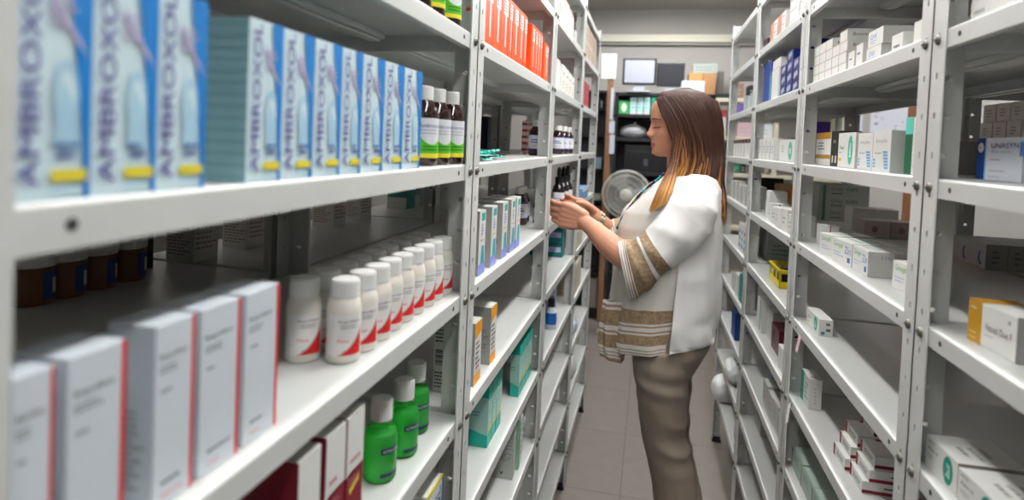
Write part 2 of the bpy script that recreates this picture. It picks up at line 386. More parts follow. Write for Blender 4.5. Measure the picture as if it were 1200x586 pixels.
b0 = make_amber('syrup_bottle', 'brown syrup bottle with green and white label touching the pale blue cartons', 'bottle', g, 'green', (-.356, .905, z), -.35)
dup(b0, (-.352, .954, z), -.3, 'brown syrup bottle with green and white label, middle one beneath the bolted shelf')
dup(b0, (-.344, 1.003, z), -.32, 'brown syrup bottle with green and white label nearest the post, beside pale blue cartons')
z = LZ[7]
for i, px in enumerate((487, 504, 524)): dup(b0, px_loc(px, -.348, z), -.3, 'green labelled brown bottle on the shelf over the pale blue cartons, ' + ['left one', 'middle one', 'beside the post'][i], 'green labelled bottles on the topmost left shelf')
# --- big white cartons with a red edge
red = P('#de1c28'); dk = P('#3d3d42'); cool = mat('cool white card', '#d3dbe2', .45, noise=.03)
ibu = [('rect', 'front', .915, 0, 1, 1, red), ('text', 'front', .1, .8, .78, .845, 'Ibuprofeno', dk), ('lines', 'front', .1, .73, .62, .78, 2, P('#77777f')), ('lines', 'front', .14, .62, .42, .655, 1, P('#77777f')),
       ('lines', 'front', .2, .115, .8, .15, 1, P('#44444a')), ('lines', 'front', .2, .045, .72, .075, 1, P('#e58a90')), ('lines', 'near', .15, .1, .85, .55, 12, P('#97979b'))]
tops = [(14, 64), (80, 148.5), (183, 229.5), (237, 283), (289, 328)]
zt = LZ[5] + .136; X = -.338
for i, (a, b) in enumerate(tops):
    ya, yb = y_for_px(a, X, zt), y_for_px(b, X, zt)
    carton('medicine_carton', 'white carton with a red right edge, ' + ['nearest the camera, cut at the photo edge', 'second from the photo edge', 'middle of the row of five', 'second from the white pill bottles', 'beside the white pill bottles'][i],
           'medicine box', 'red edged white cartons in the foreground', (X, ya, LZ[5]), (X, yb, LZ[5]), .136, .042, 'ibu', cool, ibu)
# --- white pill bottles
pw = mat('white pill bottle plastic', '#e8e4db', .35, sub=.15); tr = P('#d7231f')
def make_pill(loc, rz, label):
    r, h = .0212, .1015
    t = thing('pill_bottle', label, 'bottle', loc, rz, 'white pill bottles')
    b = MB(); b.lathe([(0, 0), (r * .9, 0), (r, .003), (r, .062), (r * .97, .068), (r * .86, .077), (r * .76, .080), (r * .76, .090)], pw, 32); b.build('bottle', t)
    c = MB(); capm(c, r * .85, .0825, h, capw, 56); c.lathe([(r * .86, .0805), (r * .86, .0825)], capw, 32); c.build('cap', t)
    l = MB(); curved(l, r, .010, .060, -1.3, 1.05, mat('pill label', '#efecea', .4), 20, .0002)
    pts = [(-.55 + 1.5 * i / 14, .011, .0115 + .030 * (i / 14) ** 1.6) for i in range(15)]; curved_poly(l, r, pts, tr, .0004)
    pts = [(-.3 + 1.3 * i / 14, .014 + .030 * (i / 14) ** 1.6, .0165 + .0325 * (i / 14) ** 1.6) for i in range(15)]; curved_poly(l, r, pts, P('#bdb6b8'), .0003)
    curved_text(l, 'Ibuprofeno', r, -.55, .75, .050, .0545, P('#6c6c74'), .0005)
    for zz in (.044, .047): curved(l, r, zz, zz + .001, -.4, .5, P('#9a9aa2'), 8, .0005)
    curved_text(l, 'Mass', r, -.55, .1, .027, .031, P('#e2403a'), .0005)
    l.build('label', t); return t
z = LZ[5]; y0, y1 = y_for_px(402, -.361, z), y_for_px(515.5, -.361, z)
pb = None
for i in range(9):
    y = y0 + (y1 - y0) * i / 8; loc = (-.361 + random.uniform(-.002, .002), y, z); rz = -.75 + random.uniform(-.12, .12)
    lab = 'white pill bottle with red swoosh, front row, ' + (['nearest the camera'] + [ORD[k] + ' counted from the camera' for k in range(1, 8)] + ['nearest the rack post'])[i]
    if pb is None: pb = make_pill(loc, rz, lab)
    else: dup(pb, loc, rz, lab)
y0 = y_for_px(354, -.409, z); y1 = y_for_px(492, -.409, z)
for i in range(9):
    y = y0 + (y1 - y0) * i / 8
    dup(pb, (-.409 + random.uniform(-.002, .002), y, z), -.75 + random.uniform(-.2, .2), 'white pill bottle with red swoosh, back row, ' + (['beside the red edged cartons'] + [ORD[k] + ' counted from the camera' for k in range(1, 8)] + ['at the far end of its row'])[i])
# --- burgundy cartons, green bottles, barcode carton on the shelf below
bur = mat('burgundy card', '#8a1f33', .45); X = -.327; z = LZ[4]
bs = [('rect', 'front', 0, .62, 1, 1, WHITE), ('poly', 'front', [(0, .62), (1, .62), (1, .7), (0, .6)], WHITE), ('rect', 'top', 0, 0, 1, 1, WHITEG),  # white top face coloured greyer to paint in its shade
      ('lines', 'front', .2, .66, .8, .72, 1, P('#c46a75')), ('lines', 'front', .15, .5, .85, .58, 3, P('#c48a92')), ('lines', 'front', .2, .2, .6, .42, 5, P('#b0606c'))]
for i, (a, b) in enumerate([(350.5, 376.5), (383, 406), (408, 427.5)]):
    zt = z + .1785
    carton('medicine_carton', 'burgundy and white tall carton, ' + ['leftmost of the three', 'middle of the three', 'touching the green bottle, with a yellow mark'][i], 'medicine box', 'burgundy cartons under the pill bottles',
           (X, y_for_px(a, X, zt), z), (X, y_for_px(b, X, zt), z), .1785, .07, 'bur%d' % (i == 2), bur, bs + ([('poly', 'front', [(.2, .47), (.75, .52), (.75, .56), (.2, .51)], yel)] if i == 2 else []))
carton('medicine_carton', 'low white carton with blue lettering beside the burgundy cartons', 'medicine box', None, (-.325, .40, z), (-.325, .49, z), .150, .05, 'lowb', WHITEG, [('lines', 'top', .1, .2, .9, .7, 2, dkb), ('rect', 'front', 0, 0, 1, .5, blue)])
gl = mat('clear bottle plastic', '#e8f4ea', .05, noise=0, trans=1, ior=1.12); liq = mat('green liquid', '#62ff78', .06, noise=0, trans=.6, ior=1.15, coat=.5)
def make_green(loc, label):
    t = thing('mouthwash_bottle', label, 'bottle', loc, -.5, 'green liquid bottles'); r = .0245
    b = MB(); b.lathe([(0, 0), (r * .9, 0), (r, .004), (r, .062), (r * .93, .072), (r * .72, .083), (r * .55, .088), (r * .55, .094)], gl, 36); b.build('bottle', t)
    q = MB(); q.lathe([(0, .0015), (r * .86, .0015), (r * .955, .005), (r * .955, .061), (r * .9, .068), (r * .82, .073), (0, .073)], liq, 36); q.build('liquid', t)
    c = MB(); capm(c, r * .66, .089, .119, capw, 48); c.build('cap', t)
    l = MB(); nv = P('#1d2e52'); curved(l, r, .044, .053, -.6, .75, nv, 14); curved_text(l, 'ASTRINGOL', r, -.5, .65, .0462, .0508, P('#dfe6e2'), .0006)
    l.build('label', t); l = MB(); curved(l, r, .010, .016, -.6, .75, nv, 14); l.build('label', t); return t
gp = [at_z(445, 563, z), at_z(474, 533, z), at_z(483.5, 505, z)]
gb = make_green((-.372, .818, z), 'bottle of bright green liquid nearest the burgundy cartons')
dup(gb, (-.368, .893, z), -.5, 'bottle of bright green liquid in the middle of three'); dup(gb, (-.378, .968, z), -.45, 'bottle of bright green liquid farthest from the burgundy cartons')
bar = [('rect', 'near', .72 + .0, .12 + .0, .95, .3, WHITE)] + [('rect', 'near', .7, .28 + k * .028, .97, .28 + k * .028 + random.uniform(.008, .018), dk) for k in range(11)] + [('lines', 'near', .68, .7, .98, .95, 4, dk), ('lines', 'near', .68, .08, .98, .2, 3, GREYC)]
carton_at('medicine_carton', 'white carton with barcode standing behind the green bottles against the post', 'medicine box', None, (-.372, 1.143, z), 0, .066, .03, .135, 'barc', WHITE, [('rect', 'near', .06 , .40 + k * .026, .36, .40 + k * .026 + .007 + .006 * (k % 3), dk) for k in range(10)] + [('lines', 'near', .05, .74, .45, .96, 4, dk), ('lines', 'near', .05, .06, .45, .32, 5, dk)])
X = -.335; z = LZ[3]
sol = [('rect', 'front', 0, .96, 1, 1, yel), ('rect', 'front', .93, 0, 1, .96, blue), ('rect', 'top', 0, 0, 1, .05, yel), ('text', 'front', .5, .45, .85, .9, 'DOL', P('#33509c'), 1), ('lines', 'front', .1, .5, .4, .9, 6, GREYC)]
carton('medicine_carton', 'white carton with yellow top edge on the lowest visible shelf by the post', 'medicine box', None, (X, .93, z), (X, 1.008, z), .138, .045, 'sol', WHITE, sol)
# --- second unit: orange cartons
org = mat('orange card', '#ff5a1c', .4, noise=.02); dkr = P('#7a2a10'); X = -.324; z = LZ[7]
osp = [('rect', 'front', .36, .66, .92, .93, WHITE), ('lines', 'front', .42, .7, .86, .9, 4, dk), ('rect', 'front', .55, .16, .71, .68, WHITE), ('disc', 'front', .63, .16, .1, .035, WHITE), ('rect', 'front', .6, .15, .66, .2, GREYC), ('rect', 'front', .97, 0, 1, 1, P('#d9430c'))] + \
      [('rect', 'front', .18, .2 + .13 * k, .34, .205 + .13 * k, dkr) for k in range(5)]
os_ = [(567, 576.8), (577, 585.8), (586, 594.3), (594.6, 599.2), (599.5, 606), (606.2, 612), (612.2, 616)]
rowbox('syringe_carton', lambda i: 'tall orange carton with white label, near group, ' + ORD[i] + ' counted from the post', 'medicine box', 'orange cartons on the left', X, z, os_, .131, .06, 'org', org, osp)
rowbox('syringe_carton', lambda i: 'tall orange carton with white label, middle group, ' + ORD[i] + ' counted from the post', 'medicine box', 'orange cartons on the left', X, z, [(621.5, 625.4), (625.7, 628.6), (628.9, 631.4), (631.7, 634)], .128, .06, 'org', org, osp)
rowbox('syringe_carton', 'tall orange carton standing alone at the far end, nearest the next post', 'medicine box', 'orange cartons on the left', X, z, [(636.5, 641.5)], .112, .05, 'org', org, osp)
# teal strips on the shelf below
z = LZ[6]; tl = mat('teal foil', '#1fb5a8', .3); tl2 = mat('pale teal foil', '#9fd8d0', .3)
tt = thing('blister_strips', 'loose pile of teal blister strips lying behind the post', 'blister strips', (-.37, 1.30, z))
for k in range(7):
    q = MB(); L_ = .12; W_ = .022; rr = Matrix.Rotation(random.uniform(-.5, .5) + PI / 2, 4, 'Z'); o = Vector((random.uniform(-.02, .02), random.uniform(-.05, .09), .001 + .0028 * k))
    mtx = Matrix.Translation(o) @ rr
    nseg = 10; vs = []; amp = random.uniform(.001, .003)
    for i in range(nseg + 1):
        x = -L_ / 2 + L_ * i / nseg; zz = abs(amp * math.sin(i * 1.3 + k))
        for yy in (-W_ / 2, W_ / 2):
            vs += [mtx @ Vector((x, yy, zz)), mtx @ Vector((x, yy, zz + .0012))]
    fs = []
    for i in range(nseg):
        a = i * 4; b = a + 4; fs += [(a, a + 2, b + 2, b), (a + 1, b + 1, b + 3, a + 3), (a, b, b + 1, a + 1), (a + 2, a + 3, b + 3, b + 2)]
    fs += [(0, 1, 3, 2), (nseg * 4, nseg * 4 + 2, nseg * 4 + 3, nseg * 4 + 1)]
    q.add(vs, fs, tl if k % 3 else tl2)
    for i in range(5):
        for s in (-1, 1): q.lathe([(.0038, 0), (.003, .003), (0, .0036)], tl, 8, tuple(mtx @ Vector((-.046 + .023 * i, s * .0055, .0022))))
    q.build('strip', tt)
g = 'brown bottles with blue bordered labels'
ab = make_amber('syrup_bottle', 'brown bottle with blue bordered label left of the second post, above teal marked cartons', 'bottle', g, 'VITAL', (-.378, 1.992, z), -.9, .0268, .118)
for i, (px, X) in enumerate([(653, -.375), (659, -.370), (664.5, -.365)]):
    dup(ab, px_loc(px, X, z), -.9, 'brown bottle with blue bordered label right of the second post, ' + ['nearest', 'middle', 'farthest'][i])
# white and teal cartons
z = LZ[5]; X = -.333
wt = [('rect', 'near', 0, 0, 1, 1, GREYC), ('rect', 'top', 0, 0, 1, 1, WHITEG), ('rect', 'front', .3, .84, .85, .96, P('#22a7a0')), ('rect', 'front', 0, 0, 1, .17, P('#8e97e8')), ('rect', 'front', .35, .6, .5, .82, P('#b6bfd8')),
      ('poly', 'front', [(.3, .17), (.9, .17), (.8, .45), (.4, .45)], P('#37a9bf')), ('rect', 'front', .2, .53, .7, .55, P('#d3a24a')), ('lines', 'front', .3, .62, .8, .8, 4, P('#8b93bd')), ('lines', 'near', .5, .2, .9, .9, 3, P('#7d7d80'))]
rowbox('medicine_carton', lambda i: 'white and grey carton with teal square on its front, ' + ['nearest the post', 'second from the post', 'middle of five', 'fourth from the post', 'farthest from the post'][i], 'medicine box', 'white and teal cartons in a loose row',
       X, z, [(559.5, 567), (574, 580.3), (587, 593.2), (597, 602.3), (603.4, 608.2)], .134, .075, 'wt', WHITE, wt)
for i, (X, y) in enumerate([(-.425, 1.985), (-.43, 2.05)]):
    dup(ab, (X, y, z), -.9, 'dark bottle with blue bordered label behind the teal marked cartons, ' + ['left one', 'right one'][i], scale=1.06)
# dropper bottles by the hands
glk = mat('dark brown glass', '#140a08', .08, noise=0, coat=.6)
def make_dropper(loc, label, group='dark dropper bottles by the hands'):
    t = thing('dropper_bottle', label, 'bottle', loc, -.9, group); r = .0195
    b = MB(); b.lathe([(0, 0), (r, 0), (r, .06), (r * .8, .07), (r * .5, .078), (r * .5, .084)], glk, 24); b.build('bottle', t)
    c = MB(); capm(c, r * .6, .080, .098, BLACK); c.build('cap', t)
    q = MB(); q.lathe([(r * .3, .098), (r * .36, .104), (r * .34, .118), (r * .2, .126), (0, .128)], BLACK, 16); q.build('rubber_bulb', t)
    l = MB(); curved(l, r, .010, .052, -2.4, 1.4, wl, 20)
    for zz in (.016, .022, .028, .034): curved(l, r, zz, zz + .002, -1.2, .6, P('#5a6aa8'), 8, .0005)
    l.build('label', t); return t
d0 = make_dropper((-.372, 2.055, z), 'dark dropper bottle held between the fingers of the woman')
for i, (px, X) in enumerate([(653.5, -.372), (658.5, -.367), (663, -.364), (666.8, -.362)]):
    dup(d0, (X, y_for_px(px, X, z), z), -.9, 'tall dark dropper bottle on the shelf behind the hand, ' + ['nearest', 'second', 'third', 'farthest'][i], scale=1.42)
# orange trimmed cartons
z = LZ[4]; X = -.333; oy = P('#f5a21c')
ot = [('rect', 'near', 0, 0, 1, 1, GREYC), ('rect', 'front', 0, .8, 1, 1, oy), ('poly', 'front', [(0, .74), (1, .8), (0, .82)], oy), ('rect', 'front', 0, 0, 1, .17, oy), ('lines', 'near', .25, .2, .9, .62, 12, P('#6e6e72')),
      ('lines', 'front', .15, .3, .85, .7, 5, dk), ('rect', 'front', .2, .25, .7, .28, P('#cf5560')), ('rect', 'top', 0, 0, 1, 1, WHITEG)]
rowbox('medicine_carton', lambda i: 'white carton with orange top and bottom bands, ' + ['partly behind the post', 'second, with its grey side showing'][i], 'medicine box', 'orange banded cartons', X, z, [(554.5, 562.3), (573.3, 580)], .131, .05, 'ot', WHITE, ot)
# teal cartons
z = LZ[3]; tg = mat('teal card', '#12b5a2', .4); pg = P('#b8e0d6')
tg_s = [('rect', 'near', 0, .27, 1, .82, P('#a4d2c8')), ('poly', 'near', [(0, .3), (.5, .24), (1, .2), (1, .3)], P('#a4d2c8')), ('rect', 'front', 0, .25, 1, .78, pg), ('poly', 'front', [(0, .22), (1, .34), (1, .38), (0, .27)], yel), ('lines', 'front', .2, .5, .8, .8, 5, P('#74a9a0')), ('lines', 'near', .1, .5, .6, .6, 2, P('#5b958c')), ('rect', 'top', .1, .3, .9, .6, P('#0b8b7d'))]
X = -.349; yy = [1.372, 1.415, 1.455, 1.51]
for i in range(3): carton('medicine_carton', 'teal and pale green carton, near group, ' + ['nearest the post', 'middle one', 'farthest from the post'][i], 'medicine box', 'teal cartons', (X, yy[i], z), (X, yy[i + 1] - .005, z), .148 , .046, 'tg', tg, tg_s)
yy = [1.676, 1.724, 1.772, 1.82, 1.868]
for i in range(4): carton('medicine_carton', 'teal and pale green carton, far group, ' + ['nearest the camera', 'second', 'third', 'touching the far post'][i], 'medicine box', 'teal cartons', (-.339, yy[i], z), (-.339, yy[i + 1] - .004, z), .150, .026, 'tgf', tg, tg_s)
z = LZ[2]
carton_at('medicine_carton', 'grey white leaflet carton with small dark emblem at its base', 'medicine box', None, (-.372, 1.67, z), 0, .06, .035, .165, 'leaf', WHITEG, [('rect', 'near', 0, 0, 1, 1, P('#c0c4be')), ('lines', 'near', .08, .32, .95, .96, 22, P('#85857f')), ('disc', 'near', .46, .1, .06, .02, dk), ('disc', 'near', .4, .13, .03, .012, dk), ('disc', 'near', .52, .13, .03, .012, dk), ('rect', 'front', .0, 0, .12, 1, P('#5fa583'))])
carton_at('medicine_carton', 'thin white carton with green face beside the leaflet carton', 'medicine box', None, (-.352, 1.735, z), 0, .03, .05, .15, 'greenf', WHITE, [('rect', 'front', 0, 0, .35, 1, P('#5fae86')), ('rect', 'near', 0, 0, 1, 1, P('#9cc9ae')), ('lines', 'front', .45, .2, .9, .9, 6, GREYC)])
z = LZ[1]
carton_at('medicine_carton', 'blue carton on the low shelf at the bottom edge of the photo', 'medicine box', None, (-.36, 1.40, z), 0, .06, .06, .17, 'bluec', mat('blue card', '#2f7ab8', .4), [('rect', 'front', 0, .7, 1, .9, WHITE), ('lines', 'near', .1, .2, .9, .6, 4, WHITE)])
# third unit of the left row
z = LZ[8]; gen = lambda c1, c2: [('rect', 'near', 0, .86, 1, 1, c1), ('lines', 'near', .1, .2, .9, .7, 5, c2), ('lines', 'front', .1, .2, .9, .8, 5, c2), ('rect', 'front', 0, .9, 1, 1, c1)]
pk = P('#d9a58f')
rowbox('medicine_carton', lambda i: 'white carton with pinkish band high on the third left unit, ' + ORD[i] + ' from the post', 'medicine box', 'pink banded cartons on the third left unit', -.34, z, [(656.5, 659.6), (660, 663), (663.3, 666), (666.4, 669), (669.3, 671.5)], .105, .09, 'pk', WHITE, gen(pk, GREYC), [.13, .118, .118, .112, .105])
carton_at('medicine_carton', 'low white carton at the end of the pink banded cartons', 'medicine box', None, (-.39, 2.64, z), 0, .09, .07, .07, 'lw', WHITE, gen(WHITEG, GREYC))
z = LZ[7]
carton_at('medicine_carton', 'large white carton with orange line above the blue bordered bottles', 'medicine box', None, (-.372, 2.09, z), 0, .085, .07, .105, 'lgw', WHITE, [('rect', 'near', 0, .93, 1, .96, P('#e88a5a')), ('lines', 'near', .1, .1, .9, .8, 10, P('#a9b6c6')), ('rect', 'top', 0, 0, 1, 1, P('#d8cfc4'))])
for i in range(4): carton_at('medicine_carton', 'white carton with ochre letters behind the orange lined carton, ' + ORD[i] + ' in line', 'medicine box', 'ochre lettered cartons', (-.355, 2.2 + .09 * i, z), 0, .06, .08, .098 - .004 * i, 'och', WHITE, [('lines', 'front', .2, .1, .9, .45, 3, P('#c9a22f')), ('lines', 'front', .2, .6, .9, .8, 1, GREYC)])
z = LZ[6]; rw = [('rect', 'near', 0, .3, 1, .75, P('#c2303a')), ('rect', 'front', 0, .3, 1, .75, P('#c2303a')), ('lines', 'near', .2, .4, .8, .65, 1, WHITE)]
for i in range(5): carton_at('medicine_carton', 'flat red and white carton piled behind the blue bordered bottles, layer ' + ['at the bottom', 'second from the bottom', 'in the middle', 'second from the top', 'on top'][i], 'medicine box', 'red and white flat cartons', (-.47, 2.46, z + .0262 * i), .03 * (i % 2), .10, .1, .025, 'rw', WHITE, rw)
z = LZ[4]
tp = [('rect', 'near', .1, .35, .9, .7, P('#b9c3e6')), ('rect', 'near', 0, .85, 1, 1, P('#0c5f66')), ('lines', 'near', .2, .4, .8, .65, 2, P('#7060b0'))]
for i in range(2):
    for j in range(2): carton_at('medicine_carton', 'dark teal carton under the forearms, ' + ['lower', 'upper'][j] + ' ' + ['left', 'right'][i] + ' of four', 'medicine box', 'dark teal cartons', (-.475 + .076 * i, 2.68, z + .0655 * j), 0, .072, .07, .065, 'tp', mat('deep teal card', '#11737a', .4), tp)
z = LZ[3]
def make_blue_bottle(loc, label):
    t = thing('spray_bottle', label, 'bottle', loc, 0)
    b = MB(); b.lathe([(0, 0), (.022, 0), (.022, .07), (.012, .085), (.012, .09)], P('#dfe6f2', .3), 24); b.build('bottle', t)
    c = MB(); capm(c, .014, .088, .12, BLACK); c.build('cap', t)
    l = MB(); curved(l, .022, .02, .066, -2.6, 1.5, P('#1f6fc4'), 20); l.build('label', t)
make_blue_bottle((-.355, y_for_px(645, -.355, z), z + .001), 'white bottle with blue label and black cap, just right of the second post')
carton_at('medicine_carton', 'lavender carton deep on the shelf of the blue labelled bottle', 'medicine box', None, (-.44, 2.62, z), 0, .12, .06, .10, 'lav', mat('lavender card', '#a9b2d4', .5), [('rect', 'near', 0, .7, 1, .8, WHITE)])
# fourth unit
z = LZ[8]; bge = mat('pinkish beige card', '#cbb3a4', .5)
for i in range(6): carton_at('medicine_carton', 'pinkish beige carton on the farthest left unit, ' + ['lower', 'upper'][i % 2] + ' ' + ['front', 'middle', 'rear'][i // 2], 'medicine box', 'pinkish beige cartons on the farthest left unit', (-.39, 3.02 + .2 * (i // 2), z + .0855 * (i % 2)), 0, .11, .17, .085, 'bge', bge, gen(WHITEG, P('#b08f86')))
z = LZ[7]
for i in range(4): carton_at('medicine_carton', 'red flat carton piled on the farthest left unit, ' + ['at the bottom', 'second up', 'third up', 'on top'][i], 'medicine box', 'red flat cartons on the farthest left unit', (-.40, 3.05, z + .0332 * i), 0, .12, .42, .032, 'redf', mat('red card', '#b8424a', .5), [('rect', 'near', 0, .85, 1, 1, WHITEG)])
z = LZ[5]
carton_at('plastic_tray', 'blue flat carton at the edge of the farthest left unit', 'medicine box', None, (-.38, 3.1, z), 0, .12, .3, .06, 'blf', mat('faded blue card', '#6d92bd', .5), [('rect', 'front', 0, .7, 1, .9, WHITE)])
z = LZ[4]
carton_at('medicine_carton', 'cream carton low on the farthest left unit behind the forearms', 'medicine box', None, (-.385, 3.0, z), 0, .12, .2, .09, 'crm', mat('cream card', '#cbbf9f', .55), gen(WHITEG, GREYC))
z = LZ[3]
carton_at('medicine_carton', 'yellowish cream carton on the farthest left unit, below the other cream one', 'medicine box', None, (-.385, 3.02, z), 0, .11, .3, .15, 'crm2', mat('cream card', '#cbbf9f', .55), gen(WHITEG, GREYC))
# crumpled bags
def bag(name, label, c, r, sq=(1, 1, 1), seed=1, m=None):
    bm = bmesh.new(); bmesh.ops.create_icosphere(bm, subdivisions=4, radius=1); rn = random.Random(seed)
    dirs = [(Vector((rn.uniform(-1, 1), rn.uniform(-1, 1), rn.uniform(-1, 1))).normalized(), rn.uniform(3, 9), rn.uniform(0, 6)) for _ in range(14)]
    for v in bm.verts:
        n = v.co.normalized(); k = 1 + sum(.022 * abs(math.sin(f * n.dot(d) + p)) for d, f, p in dirs) - .15
        v.co = Vector((n.x * sq[0], n.y * sq[1], max(n.z, -.8) * sq[2])) * r * k
    q = MB(); q.bm(bm, m or mat('thin white plastic bag', '#dcdedf', .3, bump=.3, bscale=40), smooth=True)
    q.tube([(0, 0, r * sq[2] * .8), (r * .1, 0, r * sq[2] * 1.15), (r * .3, 0, r * sq[2] * 1.3)], [r * .25, r * .12, r * .2], m or mat('thin white plastic bag'), 10)
    return q.build(name, None, label, 'bag', loc=c)
bag('plastic_bag', 'crumpled white plastic bag stuffed on a low shelf of the farthest left unit', (-.37, 3.04, LZ[1] + .062), .058, (.85, 1, 1.15), 3)
bag('plastic_bag', 'pale blue plastic bag one shelf above the white one on the farthest left unit', (-.37, 3.05, LZ[2] + .04), .045, (1, 1, 1), 5, mat('pale blue plastic', '#bcc9d2', .3))
# goods in the dark behind the left row
z = LZ[5]; brn = mat('brown jar', '#7a4a2e', .3)
def jar(loc, label):
    t = thing('pill_jar', label, 'jar', loc, 0, 'brown jars behind the left row')
    b = MB(); b.lathe([(0, 0), (.03, 0), (.031, .004), (.031, .055), (.027, .06)], brn, 28); b.build('jar', t)
    c = MB(); capm(c, .0325, .058, .08, capw, 40); c.build('lid', t)
    l = MB(); curved(l, .031, .008, .05, -.2, 1.1, P('#2a4a86'), 12); curved(l, .031, .016, .04, .3, .6, WHITE, 6, .0006); l.build('label', t); return t
j0 = None
for i, px in enumerate((36, 74, 112, 148)):
    l = 'brown jar with white lid in the dark behind the left row, ' + ['leftmost', 'second from left', 'third from left', 'rightmost'][i]
    loc = (-.92, y_for_px(px, -.92, z), z)
    if j0 is None: j0 = jar(loc, l)
    else: dup(j0, loc, 0, l)
rpt = [('lines', 'near', .08, .1, .92, .9, 14, P('#9c8186')), ('lines', 'front', .1, .2, .9, .9, 8, P('#9c8186'))]
for i in range(5):
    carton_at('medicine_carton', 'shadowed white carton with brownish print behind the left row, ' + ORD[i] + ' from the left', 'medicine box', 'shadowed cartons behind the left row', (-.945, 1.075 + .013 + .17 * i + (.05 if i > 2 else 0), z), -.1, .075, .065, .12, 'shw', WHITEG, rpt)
carton_at('medicine_carton', 'added black block standing for the dark void behind the left row', 'box', None, (-1.0, .93, z), 0, .1, .12, .15, 'blk', BLACK, [])  # black block put in to stand for the unlit void there
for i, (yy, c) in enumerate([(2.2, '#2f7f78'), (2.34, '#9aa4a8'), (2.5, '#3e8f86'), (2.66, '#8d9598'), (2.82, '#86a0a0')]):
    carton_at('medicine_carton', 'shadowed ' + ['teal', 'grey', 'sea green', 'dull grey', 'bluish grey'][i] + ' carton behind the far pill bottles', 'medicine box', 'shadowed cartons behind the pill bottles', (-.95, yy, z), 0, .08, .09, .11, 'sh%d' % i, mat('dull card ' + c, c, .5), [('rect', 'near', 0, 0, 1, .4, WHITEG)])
z = LZ[6]
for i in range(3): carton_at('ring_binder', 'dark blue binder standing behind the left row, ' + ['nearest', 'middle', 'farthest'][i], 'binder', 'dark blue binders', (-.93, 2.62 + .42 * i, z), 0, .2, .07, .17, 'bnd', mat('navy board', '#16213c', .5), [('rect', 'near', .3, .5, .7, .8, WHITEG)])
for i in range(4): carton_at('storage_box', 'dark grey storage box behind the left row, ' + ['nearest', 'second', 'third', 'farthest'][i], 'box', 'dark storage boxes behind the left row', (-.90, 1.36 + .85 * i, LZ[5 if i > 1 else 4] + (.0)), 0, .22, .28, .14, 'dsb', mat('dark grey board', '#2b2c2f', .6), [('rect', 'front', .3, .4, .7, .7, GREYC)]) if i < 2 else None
# ------------------------------------------------------------------ right row goods (cartons face -x: rz = PI; near camera side is 'far')
def rbox(name, label, cat, group, X, z, a, b, h, depth, key, base, specs):
    """front plane X, columns a (far, left) to b (near, right)"""
    pa = (X, y_for_px(a, X, z), z); pb_ = (X, y_for_px(b, X, z), z)
    return carton(name, label, cat, group, pa, pb_, h, depth, key, base, specs)
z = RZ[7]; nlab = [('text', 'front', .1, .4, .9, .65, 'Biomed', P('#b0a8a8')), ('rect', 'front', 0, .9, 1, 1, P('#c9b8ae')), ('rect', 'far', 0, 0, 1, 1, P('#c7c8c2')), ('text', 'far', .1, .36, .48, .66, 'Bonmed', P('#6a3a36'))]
n_ = 0; Xf = .425; cw = .055
for L_ in range(4):
    cols = 5 if L_ < 3 else 5
    for k in range(cols):
        if L_ == 3 and k == 1: continue
        y = 1.531 + .0575 * k + (.004 if L_ % 2 else 0)
        carton_at('medicine_carton', 'small white flat carton in the high right pile, %s layer, %s counted from the camera' % (['bottom', 'second', 'third', 'top'][L_], ORD[k]), 'medicine box', 'white flat cartons piled high on the right',
                  (Xf + .06, y, z + .0252 * L_), PI, .12, cw, .0247, 'bon', WHITE, nlab[1:])
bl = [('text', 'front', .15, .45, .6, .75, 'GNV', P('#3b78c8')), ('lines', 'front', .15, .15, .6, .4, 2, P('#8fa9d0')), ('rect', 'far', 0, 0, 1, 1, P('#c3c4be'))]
for j in range(2): carton_at('medicine_carton', 'large flat white carton with blue letters on the high right shelf, ' + ['lower', 'upper'][j], 'medicine box', 'blue lettered flat cartons', (.425 + .11, 1.348 - .006 * j, z + .0335 * j), PI, .21, .082, .033, 'gnv', WHITE, bl)
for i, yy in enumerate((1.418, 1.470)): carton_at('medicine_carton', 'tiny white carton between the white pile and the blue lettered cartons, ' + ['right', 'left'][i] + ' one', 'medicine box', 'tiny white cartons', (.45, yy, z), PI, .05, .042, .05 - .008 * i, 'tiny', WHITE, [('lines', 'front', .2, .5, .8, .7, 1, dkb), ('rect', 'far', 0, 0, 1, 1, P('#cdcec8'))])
carton_at('medicine_carton', 'small white carton right of the blue lettered cartons', 'medicine box', None, (.455, 1.215, z), PI, .06, .05, .034, 'sm1', WHITE, [('lines', 'front', .2, .2, .8, .5, 1, dk)])
carton_at('medicine_carton', 'white carton touching the post at the right end of the high shelf', 'medicine box', None, (.46, 1.12, z), PI, .07, .05, .04, 'sm2', WHITE, [('text', 'far', .7, .7, .95, .95, 'GNV', P('#3b78c8'))])
